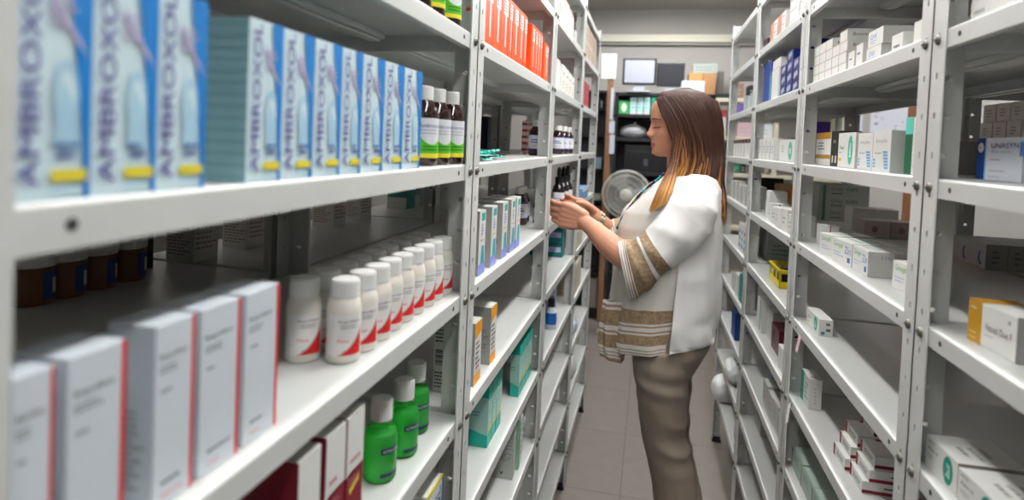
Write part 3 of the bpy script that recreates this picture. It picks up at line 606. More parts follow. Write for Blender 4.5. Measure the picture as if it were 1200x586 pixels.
# eye-level shelf
z = RZ[6]; gold = P('#b98a20'); tealp = P('#3fbfa6')
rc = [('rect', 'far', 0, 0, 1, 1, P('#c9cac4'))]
rbox('medicine_carton', 'white carton with golden bands beside the far post', 'medicine box', None, .455, z, 955, 972, .088, .05, 'gold', WHITE, [('rect', 'front', 0, .8, 1, 1, gold), ('rect', 'front', 0, .2, 1, .32, gold), ('lines', 'front', .15, .45, .8, .72, 3, dk)])
rbox('medicine_carton', 'black carton standing between the golden banded and teal oval cartons', 'medicine box', None, .450, z, 972.5, 981.5, .089, .05, 'blc', BLACK, [('rect', 'front', .2, .1, .35, .3, WHITE), ('rect', 'front', .6, .1, .75, .3, WHITE), ('lines', 'front', .3, .6, .8, .8, 1, GREYC)])
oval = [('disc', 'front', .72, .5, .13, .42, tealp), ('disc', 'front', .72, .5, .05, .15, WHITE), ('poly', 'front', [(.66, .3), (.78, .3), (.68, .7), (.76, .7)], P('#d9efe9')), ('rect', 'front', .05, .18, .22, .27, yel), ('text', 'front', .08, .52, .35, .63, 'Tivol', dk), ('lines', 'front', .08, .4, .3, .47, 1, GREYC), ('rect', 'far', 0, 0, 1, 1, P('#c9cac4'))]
rbox('medicine_carton', 'white carton with teal oval emblem and yellow mark on the eye-level right shelf', 'medicine box', None, .448, z, 981, 1001, .082, .05, 'oval', WHITE, oval)
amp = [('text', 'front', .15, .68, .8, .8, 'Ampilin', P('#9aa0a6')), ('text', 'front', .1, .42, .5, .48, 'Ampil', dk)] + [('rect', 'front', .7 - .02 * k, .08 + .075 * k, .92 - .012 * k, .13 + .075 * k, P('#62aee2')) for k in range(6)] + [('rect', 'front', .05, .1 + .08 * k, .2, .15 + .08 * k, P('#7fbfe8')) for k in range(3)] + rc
rbox('medicine_carton', 'white carton with blue dashes, smaller one beside the teal oval carton', 'medicine box', 'blue dashed cartons', .442, z, 1004, 1021, .077, .04, 'amp', WHITE, amp)
rbox('medicine_carton', 'white carton with blue dashes, larger one with a broad grey side', 'medicine box', 'blue dashed cartons', .425, z, 1021.5, 1042, .078, .05, 'amp', WHITE, amp)
rbox('medicine_carton', 'dark green carton with mint top near the post on the right', 'medicine box', None, .440, z, 1058.5, 1067, .100, .04, 'dgr', mat('dark green card', '#0e6a48', .4), [('rect', 'front', 0, .7, 1, 1, P('#5fd3c0'))])
rbox('medicine_carton', 'tall white carton between the dark green carton and the post', 'medicine box', None, .432, z, 1067, 1077, .098, .04, 'tlw', WHITE, [('lines', 'front', .2, .6, .8, .9, 4, GREYC), ('lines', 'front', .2, .1, .8, .2, 1, GREYC)])
for i in range(2): carton_at('storage_box', 'dark grey flat box lying behind the blue dashed cartons, ' + ['lower', 'upper'][i], 'box', None, (.70, 1.93, z + .0405 * i), PI, .15, .2, .04, 'dgf', mat('mid grey board', '#6b6c6b', .6), [])
# UNASYN shelf in the nearest right unit
z = RZ[6]; uw = mat('bluish white card', '#dfe4ee', .45, noise=.02)
un = [('rect', 'front', 0, 0, .20, 1, P('#163a82')), ('rect', 'front', .20, 0, .235, 1, P('#8ec8e8')), ('disc', 'front', .1, .77, .07, .12, WHITE), ('lines', 'front', .06, .74, .14, .80, 1, P('#163a82')),
      ('text', 'front', .34, .76, .92, .88, 'UNASYN', P('#2b2f6b')), ('text', 'front', .34, .64, .5, .71, '750 mg', P('#3b86d8')), ('lines', 'front', .56, .64, .9, .7, 1, P('#b5bccb')), ('lines', 'front', .32, .46, .65, .52, 1, P('#8f95a8')), ('lines', 'front', .3, .2, .68, .25, 1, P('#8f95a8')), ('lines', 'front', .3, .06, .8, .12, 1, P('#b5bccb')),
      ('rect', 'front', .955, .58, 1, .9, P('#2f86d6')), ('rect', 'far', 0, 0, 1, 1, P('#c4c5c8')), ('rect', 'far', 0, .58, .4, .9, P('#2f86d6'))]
carton('medicine_carton', 'white UNASYN carton with dark blue end band at the right photo edge', 'medicine box', None, Vector((.505, 1.092, z)), Vector((.503, .968, z)), .064, .045, 'un', uw, un)
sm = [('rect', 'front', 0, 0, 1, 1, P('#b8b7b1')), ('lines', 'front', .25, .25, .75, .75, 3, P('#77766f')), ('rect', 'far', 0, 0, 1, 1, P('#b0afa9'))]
for L_ in range(4):
    for k in range(6):
        if L_ < 2 and k < 1: continue
        carton_at('medicine_carton', 'small grey white carton stacked behind the UNASYN carton, %s row, %s from far end' % (['bottom', 'second', 'third', 'top'][L_], ORD[k]), 'medicine box', 'small cartons stacked behind the UNASYN carton',
                  (.68, 1.335 - .0 - .0455 * k - (.01 if L_ % 2 else 0), z + .0345 * L_), PI, .10, .043, .0335, 'sm', GREYC, sm + ([('rect', 'front', .3, .2, .8, .85, dk)] if 0 else []))
carton_at('medicine_carton', 'plain tall grey carton at the far end of the stacked small cartons', 'medicine box', None, (.62, 1.345 + .03, z), PI, .10, .035, .066, 'pln', GREYC, [('rect', 'front', 0, 0, 1, 1, P('#bab9b3'))])
z = RZ[7]
carton('medicine_carton', 'large plain white carton on the top right shelf at the photo edge', 'medicine box', None, (.43, .97, z), (.43, .80, z), .12, .12, 'bigw', WHITE, [('lines', 'front', .05, .08, .3, .18, 1, GREYC)])
# middle right shelf
z = RZ[5]
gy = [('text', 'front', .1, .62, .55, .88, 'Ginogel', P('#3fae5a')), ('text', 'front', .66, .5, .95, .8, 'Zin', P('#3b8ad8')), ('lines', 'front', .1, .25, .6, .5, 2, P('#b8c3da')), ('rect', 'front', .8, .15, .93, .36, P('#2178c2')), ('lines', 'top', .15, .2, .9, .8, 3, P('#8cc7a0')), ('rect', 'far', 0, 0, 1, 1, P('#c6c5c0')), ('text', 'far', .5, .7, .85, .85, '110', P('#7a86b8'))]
cs = [((.418, 1.607), (.446, 1.548), .10), ((.426, 1.535), (.437, 1.430), .10), ((.437, 1.424), (.439, 1.337), .05), ((.492, 1.424), (.492, 1.337), .05), ((.455, 1.255), (.467, 1.175), .06)]
nm = ['farthest of the group', 'second from the far end', 'nearest, with its plain end showing', 'behind the nearest, end showing', 'standing apart beside the post']
for i, (a, b, dd) in enumerate(cs): carton('medicine_carton', 'white carton with green and blue lettering, ' + nm[i], 'medicine box', 'green and blue lettered cartons', (a[0], a[1], z), (b[0], b[1], z), .052, dd, 'gy', WHITE, gy)
for j in range(3): carton_at('medicine_carton', 'long grey carton with green print in the shade, ' + ['bottom', 'middle', 'top'][j] + ' of the pile', 'medicine box', 'long grey green printed cartons', (.705, 2.50, z + .0445 * j), PI, .17, .14, .044, 'lgg', mat('grey green card', '#b2b5b0', .5), [('rect', 'far', .08, 0, .14, 1, P('#4f8a72')), ('text', 'far', .25, .55, .48, .8, 'GYNO', P('#2e6b52')), ('text', 'far', .55, .55, .8, .8, 'GEL', P('#2e6b52')), ('lines', 'far', .25, .2, .5, .4, 1, P('#2e6b52'))])
for i, (x, y) in enumerate([(.682, 2.18), (.75, 2.18)]): carton_at('medicine_carton', 'plain grey white carton before the long grey pile, ' + ['left', 'right'][i], 'medicine box', 'plain cartons in the shade', (x, y, z), PI, .066, .08, .075, 'pgw', WHITEG, [])
for i, (x, y) in enumerate([(.675, 2.03), (.748, 2.03)]): carton_at('medicine_carton', 'pinkish grey carton near the post in the shade, ' + ['left', 'right'][i], 'medicine box', 'pinkish grey cartons in the shade', (x, y, z), PI, .07, .07, .052, 'pkg', mat('pink grey card', '#b5a9a6', .5), [('disc', 'far', .4, .5, .12, .2, P('#8b6f78'))])
carton_at('medicine_carton', 'small white carton tucked behind the far post on the middle right shelf', 'medicine box', None, (.48, 1.775, z), PI, .045, .04, .054, 'smp', WHITE, [('rect', 'far', .5, 0, .56, 1, P('#a0767a'))])
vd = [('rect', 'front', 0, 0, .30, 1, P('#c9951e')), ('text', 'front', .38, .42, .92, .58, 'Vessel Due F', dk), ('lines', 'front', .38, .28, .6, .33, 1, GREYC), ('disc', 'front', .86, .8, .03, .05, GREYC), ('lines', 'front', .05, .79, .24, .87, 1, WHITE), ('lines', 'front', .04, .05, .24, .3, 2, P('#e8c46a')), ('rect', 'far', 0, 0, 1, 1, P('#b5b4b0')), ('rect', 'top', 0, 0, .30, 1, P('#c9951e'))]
carton('medicine_carton', 'white carton with gold end reading Vessel Due F at the right photo edge', 'medicine box', None, (.436, .937, z), (.444, .842, z), .056, .055, 'vd', WHITE, vd)
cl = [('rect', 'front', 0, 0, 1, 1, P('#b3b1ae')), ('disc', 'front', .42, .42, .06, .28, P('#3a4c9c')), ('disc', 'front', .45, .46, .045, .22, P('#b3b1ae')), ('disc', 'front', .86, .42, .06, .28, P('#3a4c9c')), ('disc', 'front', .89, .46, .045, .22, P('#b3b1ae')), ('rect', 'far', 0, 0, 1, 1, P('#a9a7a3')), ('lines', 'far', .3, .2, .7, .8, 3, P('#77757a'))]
z2 = RZ[5]
for k in range(5): carton_at('medicine_carton', 'grey white carton with dark blue curl marks, ' + ['showing its long face', 'second in the row', 'third in the row', 'fourth in the row', 'last in the row'][k], 'medicine box', 'cartons with blue curl marks', (.768 + .0435 * k, 1.63, z2), PI, .0415, .16, .058, 'cl', GREYC, cl)
ol = [('rect', 'front', .08, .15, .24, .9, P('#d5622c')), ('disc', 'front', .16, .5, .04, .16, WHITE), ('text', 'front', .3, .45, .85, .75, 'calox', P('#3a4c9c')), ('poly', 'front', [(.3, .15), (.9, .15), (.9, .4)], P('#9fc6e4')), ('rect', 'front', .0, 0, .03, 1, P('#cfd2d8'))]
for k in range(5): carton_at('medicine_carton', 'white carton with orange square emblem on the rack behind, ' + ORD[k] + ' from the far end', 'medicine box', 'orange emblem cartons behind the right row', (1.10, 1.72 - .125 * k, z2 + .0), PI, .08, .12, .055, 'ol', WHITE, ol)
# lower right shelves
z = RZ[4]
rbox('medicine_carton', 'small white carton with teal oval alone on the empty right shelf', 'medicine box', None, .434, z, 945, 959.3, .042, .032, 'ov2', WHITE, oval[:-1] + [('rect', 'far', .15, .1, .4, .28, P('#23998a')), ('lines', 'far', .5, .2, .9, .9, 2, dk)])
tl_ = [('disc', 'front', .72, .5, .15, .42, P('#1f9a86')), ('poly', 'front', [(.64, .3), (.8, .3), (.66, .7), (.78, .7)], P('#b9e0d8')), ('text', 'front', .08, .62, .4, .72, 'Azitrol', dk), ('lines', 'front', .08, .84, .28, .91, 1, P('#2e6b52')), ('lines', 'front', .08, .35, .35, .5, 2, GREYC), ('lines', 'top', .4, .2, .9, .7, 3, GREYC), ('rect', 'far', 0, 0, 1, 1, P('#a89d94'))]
carton('medicine_carton', 'white carton with large teal round emblem beside the right post at the bottom edge', 'medicine box', 'teal emblem cartons', (.421, 1.000, z), (.425, .915, z), .047, .085, 'tl', WHITE, tl_)
carton('medicine_carton', 'white carton with teal round emblem cut by the bottom right corner', 'medicine box', 'teal emblem cartons', (.421, .905, z), (.425, .815, z), .047, .085, 'tl', WHITE, tl_)
z = RZ[3]
rbox('medicine_carton', 'upright white carton with green edge alone on the second empty right shelf', 'medicine box', None, .436, z, 937.8, 946.6, .080, .032, 'wge', WHITE, [('rect', 'front', 0, 0, .35, 1, P('#2fa58c')), ('lines', 'front', .5, .2, .9, .8, 4, GREYC), ('lines', 'far', .45, .15, .55, .75, 5, GREYC), ('disc', 'top', .8, .4, .1, .2, GREYC)])
mr = [('rect', 'far', 0, .08, 1, .34, P('#8e1b2e')), ('lines', 'far', .3, .5, .95, .75, 1, dk), ('rect', 'front', 0, 0, .14, 1, P('#8e1b2e')), ('lines', 'front', .3, .3, .9, .7, 2, dk), ('rect', 'top', 0, .2, .12, .5, P('#8e1b2e'))]
z = RZ[3]
for L_ in range(3):
    carton_at('medicine_carton', 'white carton with dark red band in the pile, near column, %s layer' % ['bottom', 'middle', 'top'][L_], 'medicine box', 'dark red banded cartons', (.443 + .065 + .009 * L_, 1.343 - .005 * (L_ % 2), z + .0268 * L_), PI + .02 * (L_ - 1), .13, .078, .026, 'mr', WHITE, mr)
for L_ in range(4):
    carton_at('medicine_carton', 'white carton with dark red band in the pile, far column, %s layer' % ['bottom', 'second', 'third', 'top'][L_], 'medicine box', 'dark red banded cartons', (.435 + .065 + .011 * L_ + .02 * (L_ == 3), 1.428, z + .0268 * L_), PI - .02 * (L_ % 2), .13, .078, .026, 'mr', WHITE, mr)
z = RZ[2]; pgc = mat('pale green card', '#b9cabf', .5)
gp_ = [('lines', 'top', .15, .5, .55, .85, 2, P('#3f8a6a')), ('rect', 'top', 0, 0, 1, .06, P('#8fa79b')), ('lines', 'front', .2, .5, .9, .85, 3, P('#8a938c')), ('rect', 'front', 0, 0, .04, 1, P('#7b5f58')), ('rect', 'front', 0, 0, 1, 1, P('#c4c9c2'))][:4]
for i in range(4): carton_at('medicine_carton', 'pale green topped carton on the low right shelf, ' + ['farthest', 'second from the far post', 'third from the far post', 'nearest the camera'][i], 'medicine box', 'pale green cartons', (.475, 1.755 - .106 * i, z), PI, .09, .10, .056 - .002 * (i % 2), 'pgc', pgc, gp_)
carton_at('medicine_carton', 'white carton with purple edge wedged behind the pale green cartons', 'medicine box', None, (.56, 1.76, z), PI, .05, .07, .085, 'wpe', WHITEG, [('rect', 'far', 0, 0, .1, 1, P('#4a3a6c'))])
# price tags hanging on the lips
def tagcard(label, X, px, z, m, h, tilt):
    y = y_for_px(px, X, z - .02); q = MB(); q.box(-.0006, .0002, -.011, .011, -h, 0, m)
    for k in range(3): q.box(-.0009, -.0007, -.008, .006, -.3 * h - .006 * k, -.3 * h - .006 * k + .0015, GREYC)
    o = q.build('shelf_tag', None, label, 'tag', 'paper tags on the shelf edges', None, (X - .0005, y, z - .002)); o.rotation_euler = (tilt, .15, 0)
tagcard('pink paper tag hanging from the lip beside the small teal oval carton', XR - .001, 937.5, RZ[4] - .018, mat('pink paper', '#e0b9c2', .7), .042, .1)
tagcard('white paper tag hanging crooked from the lip below the pink one', XR - .001, 925, RZ[3] - .01, WHITE, .05, -.25)
# second right unit
z = RZ[8]
for L_ in range(4):
    for k in range(2): carton_at('medicine_carton', 'white carton stacked on the top right shelf by the far post, %s layer, %s' % (['bottom', 'second', 'third', 'top'][L_], ['near', 'far'][k]), 'medicine box', 'white cartons stacked at the top right', (.475, 1.93 + .14 * k, z + .0345 * L_), PI, .10, .125, .034, 'wst', WHITE, [('lines', 'front', .1, .4, .8, .7, 1, GREYC)])
for L_ in range(3):
    for k in range(2): carton_at('medicine_carton', 'white and salmon carton on the top right shelf, %s layer, %s pile' % (['bottom', 'middle', 'top'][L_], ['near', 'far'][k]), 'medicine box', 'salmon ended cartons', (.485, 2.285 + .14 * k, z + .0285 * L_), PI, .11, .13, .028, 'sal', WHITE, [('rect', 'front', 0, 0, .5, 1, P('#dc9a84')), ('lines', 'front', .55, .3, .9, .6, 1, P('#c06a62'))])
carton_at('medicine_carton', 'dark purple carton at the far end of the salmon ended cartons', 'medicine box', None, (.46, 2.55, z), PI, .07, .08, .04, 'dpu', mat('dark purple card', '#4a2b46', .5), [])
z = RZ[7]; nb = mat('strong blue card', '#153f9a', .35)
carton_at('medicine_carton', 'large strong blue carton beside the white stack, far side', 'medicine box', None, (.49, 2.50, z), PI, .12, .15, .16, 'nb', nb, [('rect', 'front', .88, 0, 1, .7, P('#58bfe0')), ('lines', 'front', .1, .1, .3, .9, 6, P('#5a7fc8'))])
carton_at('medicine_carton', 'white carton on end between the blue cartons', 'medicine box', None, (.49, 2.34, z), PI, .12, .14, .115, 'wbt', WHITE, [('rect', 'front', .9, 0, 1, 1, P('#a9c8e8'))])
carton_at('medicine_carton', 'white carton on its side balanced across the blue carton row', 'medicine box', None, (.485, 2.33, z + .116), PI, .11, .14, .033, 'wbs', WHITE, [])
for k in range(4):
    for L_ in range(4 - k % 2): carton_at('medicine_carton', 'small navy carton with white print, column %s from the post, %s layer' % (ORD[k], ['bottom', 'second', 'third', 'fourth', 'top'][L_]), 'medicine box', 'small navy cartons', (.465, 1.91 + .09 * k, z + .0355 * L_), PI, .08, .085, .035, 'nvy', mat('navy card', '#1b2c78', .35), [('poly', 'front', [(.2, .2), (.8, .5), (.7, .9), (.2, .7)], P('#b8bdd8')), ('rect', 'front', .0, 0, .12, 1, P('#0f1d52'))])
z = RZ[6]
rbox('medicine_carton', 'white carton with teal oval stripe on the second right unit', 'medicine box', None, .44, z, 913, 934.5, .072, .04, 'ov3', WHITE, [('disc', 'front', .6, .5, .1, .42, tealp), ('disc', 'front', .6, .5, .04, .15, WHITE), ('lines', 'front', .1, .4, .3, .8, 3, GREYC), ('lines', 'front', .85, .2, .95, .9, 4, P('#d08f8f'))])
carton_at('medicine_carton', 'tall purple carton behind the teal oval striped carton', 'medicine box', None, (.535, 2.18, z), PI, .06, .11, .135, 'pur', mat('purple card', '#5a3a94', .4), [('rect', 'front', .5, .3, .9, .75, P('#8f78bd')), ('rect', 'far', .1, .1, .9, .4, P('#7a62ac'))])
for k in range(4): carton_at('medicine_carton', 'thin white upright carton left of the purple carton, ' + ORD[k] + ' from it', 'medicine box', 'thin white upright cartons', (.46, 2.30 + .08 * k, z), PI, .07, .078, .078, 'thw', WHITE, [('rect', 'front', .92, 0, 1, 1, P('#b0a6a4')), ('lines', 'front', .2, .3, .7, .7, 3, P('#9aa2c8'))])
carton_at('medicine_carton', 'long maroon carton behind the thin white upright cartons', 'medicine box', None, (.56, 2.425, z), PI, .10, .33, .086, 'mrl', mat('maroon card', '#5c1f2a', .5), [])
z = RZ[5]
for i, (x, y, h) in enumerate([(.46, 2.30, .062), (.455, 2.20, .058), (.445, 2.09, .066), (.448, 2.0, .070), (.45, 1.93, .06)]): carton_at('medicine_carton', 'white square carton on the middle shelf, second right unit, ' + ORD[i] + ' from far end', 'medicine box', 'white square cartons', (x, y, z), PI + .08 * (i % 2), .065, .055, h, 'wsq', WHITE, [('rect', 'far', .4, 0, .46, 1, P('#8d7f80')), ('lines', 'front', .2, .3, .7, .7, 2, GREYC)])
carton_at('medicine_carton', 'tall white carton at the far end of the white square cartons', 'medicine box', None, (.47, 2.41, z), PI, .06, .07, .10, 'tw2', WHITE, [])
carton_at('storage_box', 'orange and beige carton at the rear of the middle right shelf', 'box', None, (.62, y_for_px(924, .62, z) + .06, z), PI, .08, .1, .10, 'obx', mat('beige board', '#d0a878', .6), [('disc', 'far', .4, .5, .2, .25, P('#d97a3a'))])
carton_at('storage_box', 'black flat case at the rear beside the orange and beige carton', 'box', None, (.58, y_for_px(903, .6, z) + .05, z), PI, .16, .06, .115, 'bfc', BLACK, [])
# yellow basket
z = RZ[4]; yb = mat('yellow plastic', '#e8d21c', .4)
t = thing('storage_basket', 'yellow plastic basket with slots on the second right unit', 'basket', (.485, 2.24, z), PI)
q = MB(); w2, d2, h2 = .17, .042, .062
def slotted(mb, O, U, V, N, nx, m):
    O, U, V, N = map(Vector, (O, U, V, N)); th = N * .002
    def pan(u0, v0, u1, v1):
        p = [O + U * u0 + V * v0, O + U * u1 + V * v0, O + U * u1 + V * v1, O + U * u0 + V * v1]; p2 = [a + th for a in p]
        mb.add(p + p2, [(0, 1, 2, 3), (7, 6, 5, 4), (0, 4, 5, 1), (1, 5, 6, 2), (2, 6, 7, 3), (3, 7, 4, 0)], m)
    pan(0, 0, 1, .35); pan(0, .8, 1, 1)
    for i in range(nx + 1):
        c = i / nx; pan(max(0, c - .06), .35, min(1, c + .06), .8)
for s in (1, -1):
    slotted(q, (s * d2, -w2 / 2, 0), (0, w2, 0), (0, 0, h2), (-s, 0, 0), 3, yb); slotted(q, (-d2, s * w2 / 2, 0), (2 * d2, 0, 0), (0, 0, h2), (0, -s, 0), 2, yb)
q.box(-d2, d2, -w2 / 2, w2 / 2, 0, .002, yb); q.build('basket_body', t)
q = MB()
for s in (1, -1): q.box(s * d2 - .004, s * d2 + .004, -w2 / 2 - .004, w2 / 2 + .004, h2 - .004, h2 + .001, yb, .001); q.box(-d2, d2, s * w2 / 2 - .004, s * w2 / 2 + .004, h2 - .004, h2 + .001, yb, .001)
q.build('rim', t)
carton_at('medicine_carton', 'black carton lying inside the yellow basket', 'medicine box', None, (.485, 2.24, z + .0025), PI, .06, .13, .04, 'bic', BLACK, [])
z = RZ[3]
carton_at('medicine_carton', 'tall white carton with teal stripe beside the maroon carton', 'medicine box', None, (.46, 2.40, z), PI, .06, .10, .12, 'wts', WHITE, [('rect', 'front', .6, .05, .75, 1, P('#1f8f84'))])
carton_at('medicine_carton', 'white upright carton next to the teal striped one', 'medicine box', None, (.47, 2.28, z), PI, .05, .09, .11, 'wup', WHITEG, [])
carton_at('medicine_carton', 'maroon upright carton on the second right unit', 'medicine box', None, (.47, 2.16, z), PI, .06, .12, .085, 'mup', mat('maroon glossy card', '#5a1424', .35), [('rect', 'front', .2, .3, .5, .8, P('#3a0d18'))])
carton_at('medicine_carton', 'small white carton in front of the maroon upright carton', 'medicine box', None, (.448, 1.98, z), PI, .05, .075, .07, 'swf', WHITE, [('lines', 'far', .3, .2, .8, .8, 2, P('#c78f98'))])
z = RZ[2]
carton_at('medicine_carton', 'blue carton at the rear of the lower shelf of the second right unit', 'medicine box', None, (.50, 2.30, z), PI, .06, .09, .12, 'blr', mat('royal blue card', '#173f86', .4), [])
for i in range(4): carton_at('medicine_carton', 'white grey carton on the lower shelf of the second right unit, ' + ['farthest', 'second', 'third', 'nearest the post'][i], 'medicine box', 'white grey cartons low on the right', (.465, 2.19 - .085 * i, z), PI, .08, .08, .088 - .008 * (i % 2), 'wgl', WHITEG, [('lines', 'front', .2, .3, .7, .7, 2, GREYC)])
z = RZ[1]
carton_at('medicine_carton', 'flat grey white carton deep on the bottom shelf of the second right unit', 'medicine box', None, (.52, 2.48, z), PI, .12, .12, .05, 'fgw', WHITEG, [('lines', 'far', .2, .3, .8, .7, 2, P('#7c9a90'))])
# third right unit
z = RZ[7]
for k in range(4): carton_at('plastic_cup_stack', 'pale translucent cup stack high on the farthest right unit, ' + ORD[k] + ' from the near post', 'cups', 'pale cup stacks', (.46, 2.76 + .1 * k, z), PI, .06, .07, .065 + .01 * (k % 2), 'cup', mat('translucent plastic', '#cfd6d8', .2), [('rect', 'front', .3, 0, .35, 1, GREYC)])
carton_at('medicine_carton', 'violet low carton high on the farthest right unit', 'medicine box', None, (.46, 3.2, z), PI, .08, .12, .045, 'vio', mat('violet card', '#7a68b4', .5), [])
z = RZ[6]
for k in range(7): carton_at('medicine_carton', 'white upright carton with maroon top on the farthest right unit, ' + ORD[k] + ' from the near post', 'medicine box', 'maroon topped cartons', (.455, 2.72 + .095 * k, z), PI, .06, .085, .085, 'mtp', WHITE, [('rect', 'front', 0, .78, 1, 1, P('#5c1f2a')), ('rect', 'front', .9, 0, 1, .78, P('#a08a86'))])
z = RZ[5]
for k in range(5): carton_at('medicine_carton', 'grey white upright carton on the farthest right unit, ' + ORD[k] + ' from the near post', 'medicine box', 'grey white upright cartons', (.455, 2.75 + .13 * k, z), PI, .06, .1, .095 - .006 * (k % 3), 'gwu', WHITEG, [('rect', 'front', .85, 0, 1, 1, P('#77787c')), ('lines', 'front', .2, .2, .7, .8, 4, GREYC)])
z = RZ[4]
for k in range(3): carton_at('medicine_carton', 'white and blue spotted carton on the farthest right unit, ' + ['nearest', 'middle', 'farthest'][k], 'medicine box', 'blue spotted cartons', (.445, 2.78 + .07 * k, z), PI, .05, .065, .13, 'bsp', WHITE, [('disc', 'front', .5, .2 + .25 * j, .25, .08, P(['#3a62b0', '#3aa7b8', '#8a6ac0'][j])) for j in range(3)])
for k in range(2): carton_at('storage_box', 'large grey carton with print at the rear of the farthest right unit, ' + ['lower', 'upper'][k], 'box', 'large grey cartons', (.60, 2.80, z + .0905 * k), PI, .2, .2, .09, 'lgc', mat('light grey board', '#9ea19f', .6), [('lines', 'far', .1, .2, .5, .8, 3, P('#5f7f78'))])
z = RZ[3]
pat = [('rect', 'front', 0, .12 * k, 1, .12 * k + .05, P('#b98ac0')) for k in range(8)]
for i, (y, key, m, s_) in enumerate([(2.72, 'pat', mat('pink white card', '#d8c8d6', .5), pat), (2.82, 'tlk', mat('sea green card', '#1f9a8c', .45), []), (2.94, 'wh3', WHITE, []), (3.06, 'wh4', WHITEG, [])]):
    carton_at('medicine_carton', ['pink and white striped carton', 'sea green carton', 'white carton', 'off white carton'][i] + ' on the shelf above the royal blue carton, farthest right unit', 'medicine box', None, (.445, y, z), PI, .05, .08, .14 - .02 * i, key, m, s_)
z = RZ[2]
carton_at('medicine_carton', 'royal blue upright carton on the farthest right unit', 'medicine box', None, (.45, 2.98, z), PI, .06, .12, .13, 'rbu', mat('royal blue card', '#173f86', .4), [('lines', 'front', .2, .2, .8, .8, 4, P('#3a62b0'))])
bag('plastic_bag', 'white plastic bag lying on the low shelf of the farthest right unit', (.44, 2.97, RZ[1] + .052), .06, (.8, 1.6, .9), 11)
bag('plastic_bag', 'round clear white plastic bag bulging over the shelf edge at the far right', (.43, 3.25, RZ[0] + .066), .066, (.9, 1, 1.1), 17)
carton_at('medicine_carton', 'brownish small carton on the bottom shelf of the farthest right unit', 'medicine box', None, (.47, 2.8, RZ[0]), PI, .08, .08, .06, 'brs', mat('brownish card', '#8a7a74', .5), [])
# posters on the right wall
def poster(label, y0, y1, z0, z1, kind):
    q = MB(); q.box(-.003, 0, -(y1 - y0) / 2, (y1 - y0) / 2, 0, z1 - z0, mat('poster paper', '#dfe2ef', .5)); W, H = y1 - y0, z1 - z0; rn = random.Random(kind)
    for k in range(26):
        a, b = rn.uniform(-.45, .38) * W, rn.uniform(.08, .85) * H; w, h = rn.uniform(.02, .1) * W, rn.uniform(.01, .04) * H
        q.box(-.0036 - .0001 * k, -.003, a, a + w, b, b + h, P(rn.choice(['#9aa6c8', '#b8bccf', '#c9b9c2', '#7f8aa8', '#cfd0dd'])))
    if kind == 2:
        q.box(-.0075, -.0066, -.3 * W, .2 * W, .05 * H, .12 * H, P('#d8d05a')); q.box(-.0075, -.0066, .1 * W, .25 * W, .7 * H, .9 * H, P('#a07a78'))
    if kind == 1: q.box(-.0075, -.0066, -.1 * W, .2 * W, .82 * H, .95 * H, P('#c98a5c'))
    q.build('poster', None, label, 'poster', 'posters on the right wall', None, (1.62, (y0 + y1) / 2, z0))
poster('pale printed poster seen above the black carton on the right wall', 5.22, 5.88, 1.62, 2.12, 1)
poster('pale printed poster with yellow strip seen above the blue dashed cartons', 4.36, 5.05, 1.68, 2.12, 2)
q = MB(); q.box(-.03, 0, -.06, .06, 0, 2.1, mat('brown wood', '#8a5a38', .5)); q.build('trim_2', kind='structure', loc=(1.62, 4.24, 0))
# ------------------------------------------------------------------ back of the room
dkm = mat('black painted metal', '#1d1f22', .45); shade = mat('dark grey cabinet', '#3a3b3d', .5)
YB = 5.46
def bx(px, py, Y=YB): return at_y(px, py, Y)
# black rack against the back wall
xa, xb = bx(719, 150).x, bx(836, 150).x
rk = thing('metal_rack', 'black metal rack against the back wall with monitors on top', 'rack', ((xa + xb) / 2, YB + .22, 0))
def lx(x): return x - (xa + xb) / 2
shz = [bx(770, p).z for p in (109, 134.5, 163, 203)] + [.9, .45, .1]
for sx in (xa, xb - .03):
    for yy in (-.22, .19):
        q = MB(); q.box(lx(sx), lx(sx) + .03, yy, yy + .03, 0, shz[0], dkm, .002); q.build('post', rk)
for zz in shz:
    q = MB(); q.box(lx(xa), lx(xb), -.22, .22, zz - .03, zz, dkm, .003); q.build('shelf', rk)
q = MB(); q.box(lx(xa), lx(xb), .21, .22, .1, shz[0], shade); q.build('back_panel', rk)
def monitor(label, px0, px1, py0, py1, Y, scr, stand, bz=.018):
    a, b = at_y(px0, py1, Y), at_y(px1, py0, Y); w = b.x - a.x; h = b.z - a.z; c = ((a.x + b.x) / 2, Y, a.z)
    t = thing('computer_monitor', label, 'monitor', (c[0], c[1], shz[0] + .001)); dz = c[2] - shz[0]
    q = MB(); q.box(-w / 2, w / 2, 0, .035, dz, dz + h, BLACK, .006); q.box(-w / 3, w / 3, .035, .07, dz + h * .2, dz + h * .8, BLACK, .01); q.build('housing', t)
    q = MB(); q.box(-w / 2 + bz, w / 2 - bz, -.002, .001, dz + bz, dz + h - bz, scr); q.build('screen', t)
    q = MB(); q.box(-.05, .05, .012, .035, .006, dz + .02, stand, .003); q.box(-.1, .1, -.07, .1, 0, .012, stand, .004); q.build('stand', t); return t
monitor('wide monitor with pale protective film on the black rack', 729, 770, 68.5, 99, YB + .02, mat('pale film', '#a3a6b4', .4), mat('silver plastic', '#a9abb2', .4))
monitor('dark switched off monitor next to the film covered one', 769, 803, 74, 101, YB + .06, mat('dark screen', '#22232a', .55, noise=0), mat('silver plastic'), .008)
def simplebox(name, label, cat, px0, px1, py0, py1, Y, dep, m, specs=[], zbase=None, group=None):
    a, b = at_y(px0, py1, Y), at_y(px1, py0, Y); zb = a.z if zbase is None else zbase
    return link(carton_mesh(label, b.x - a.x, dep, b.z - zb, m, [(s[0], {'front': 'near', 'far': 'near'}.get(s[1], s[1])) + tuple(s[2:]) for s in specs]), name, None, label, cat, group, None, ((a.x + b.x) / 2, Y + dep / 2, zb + .001))
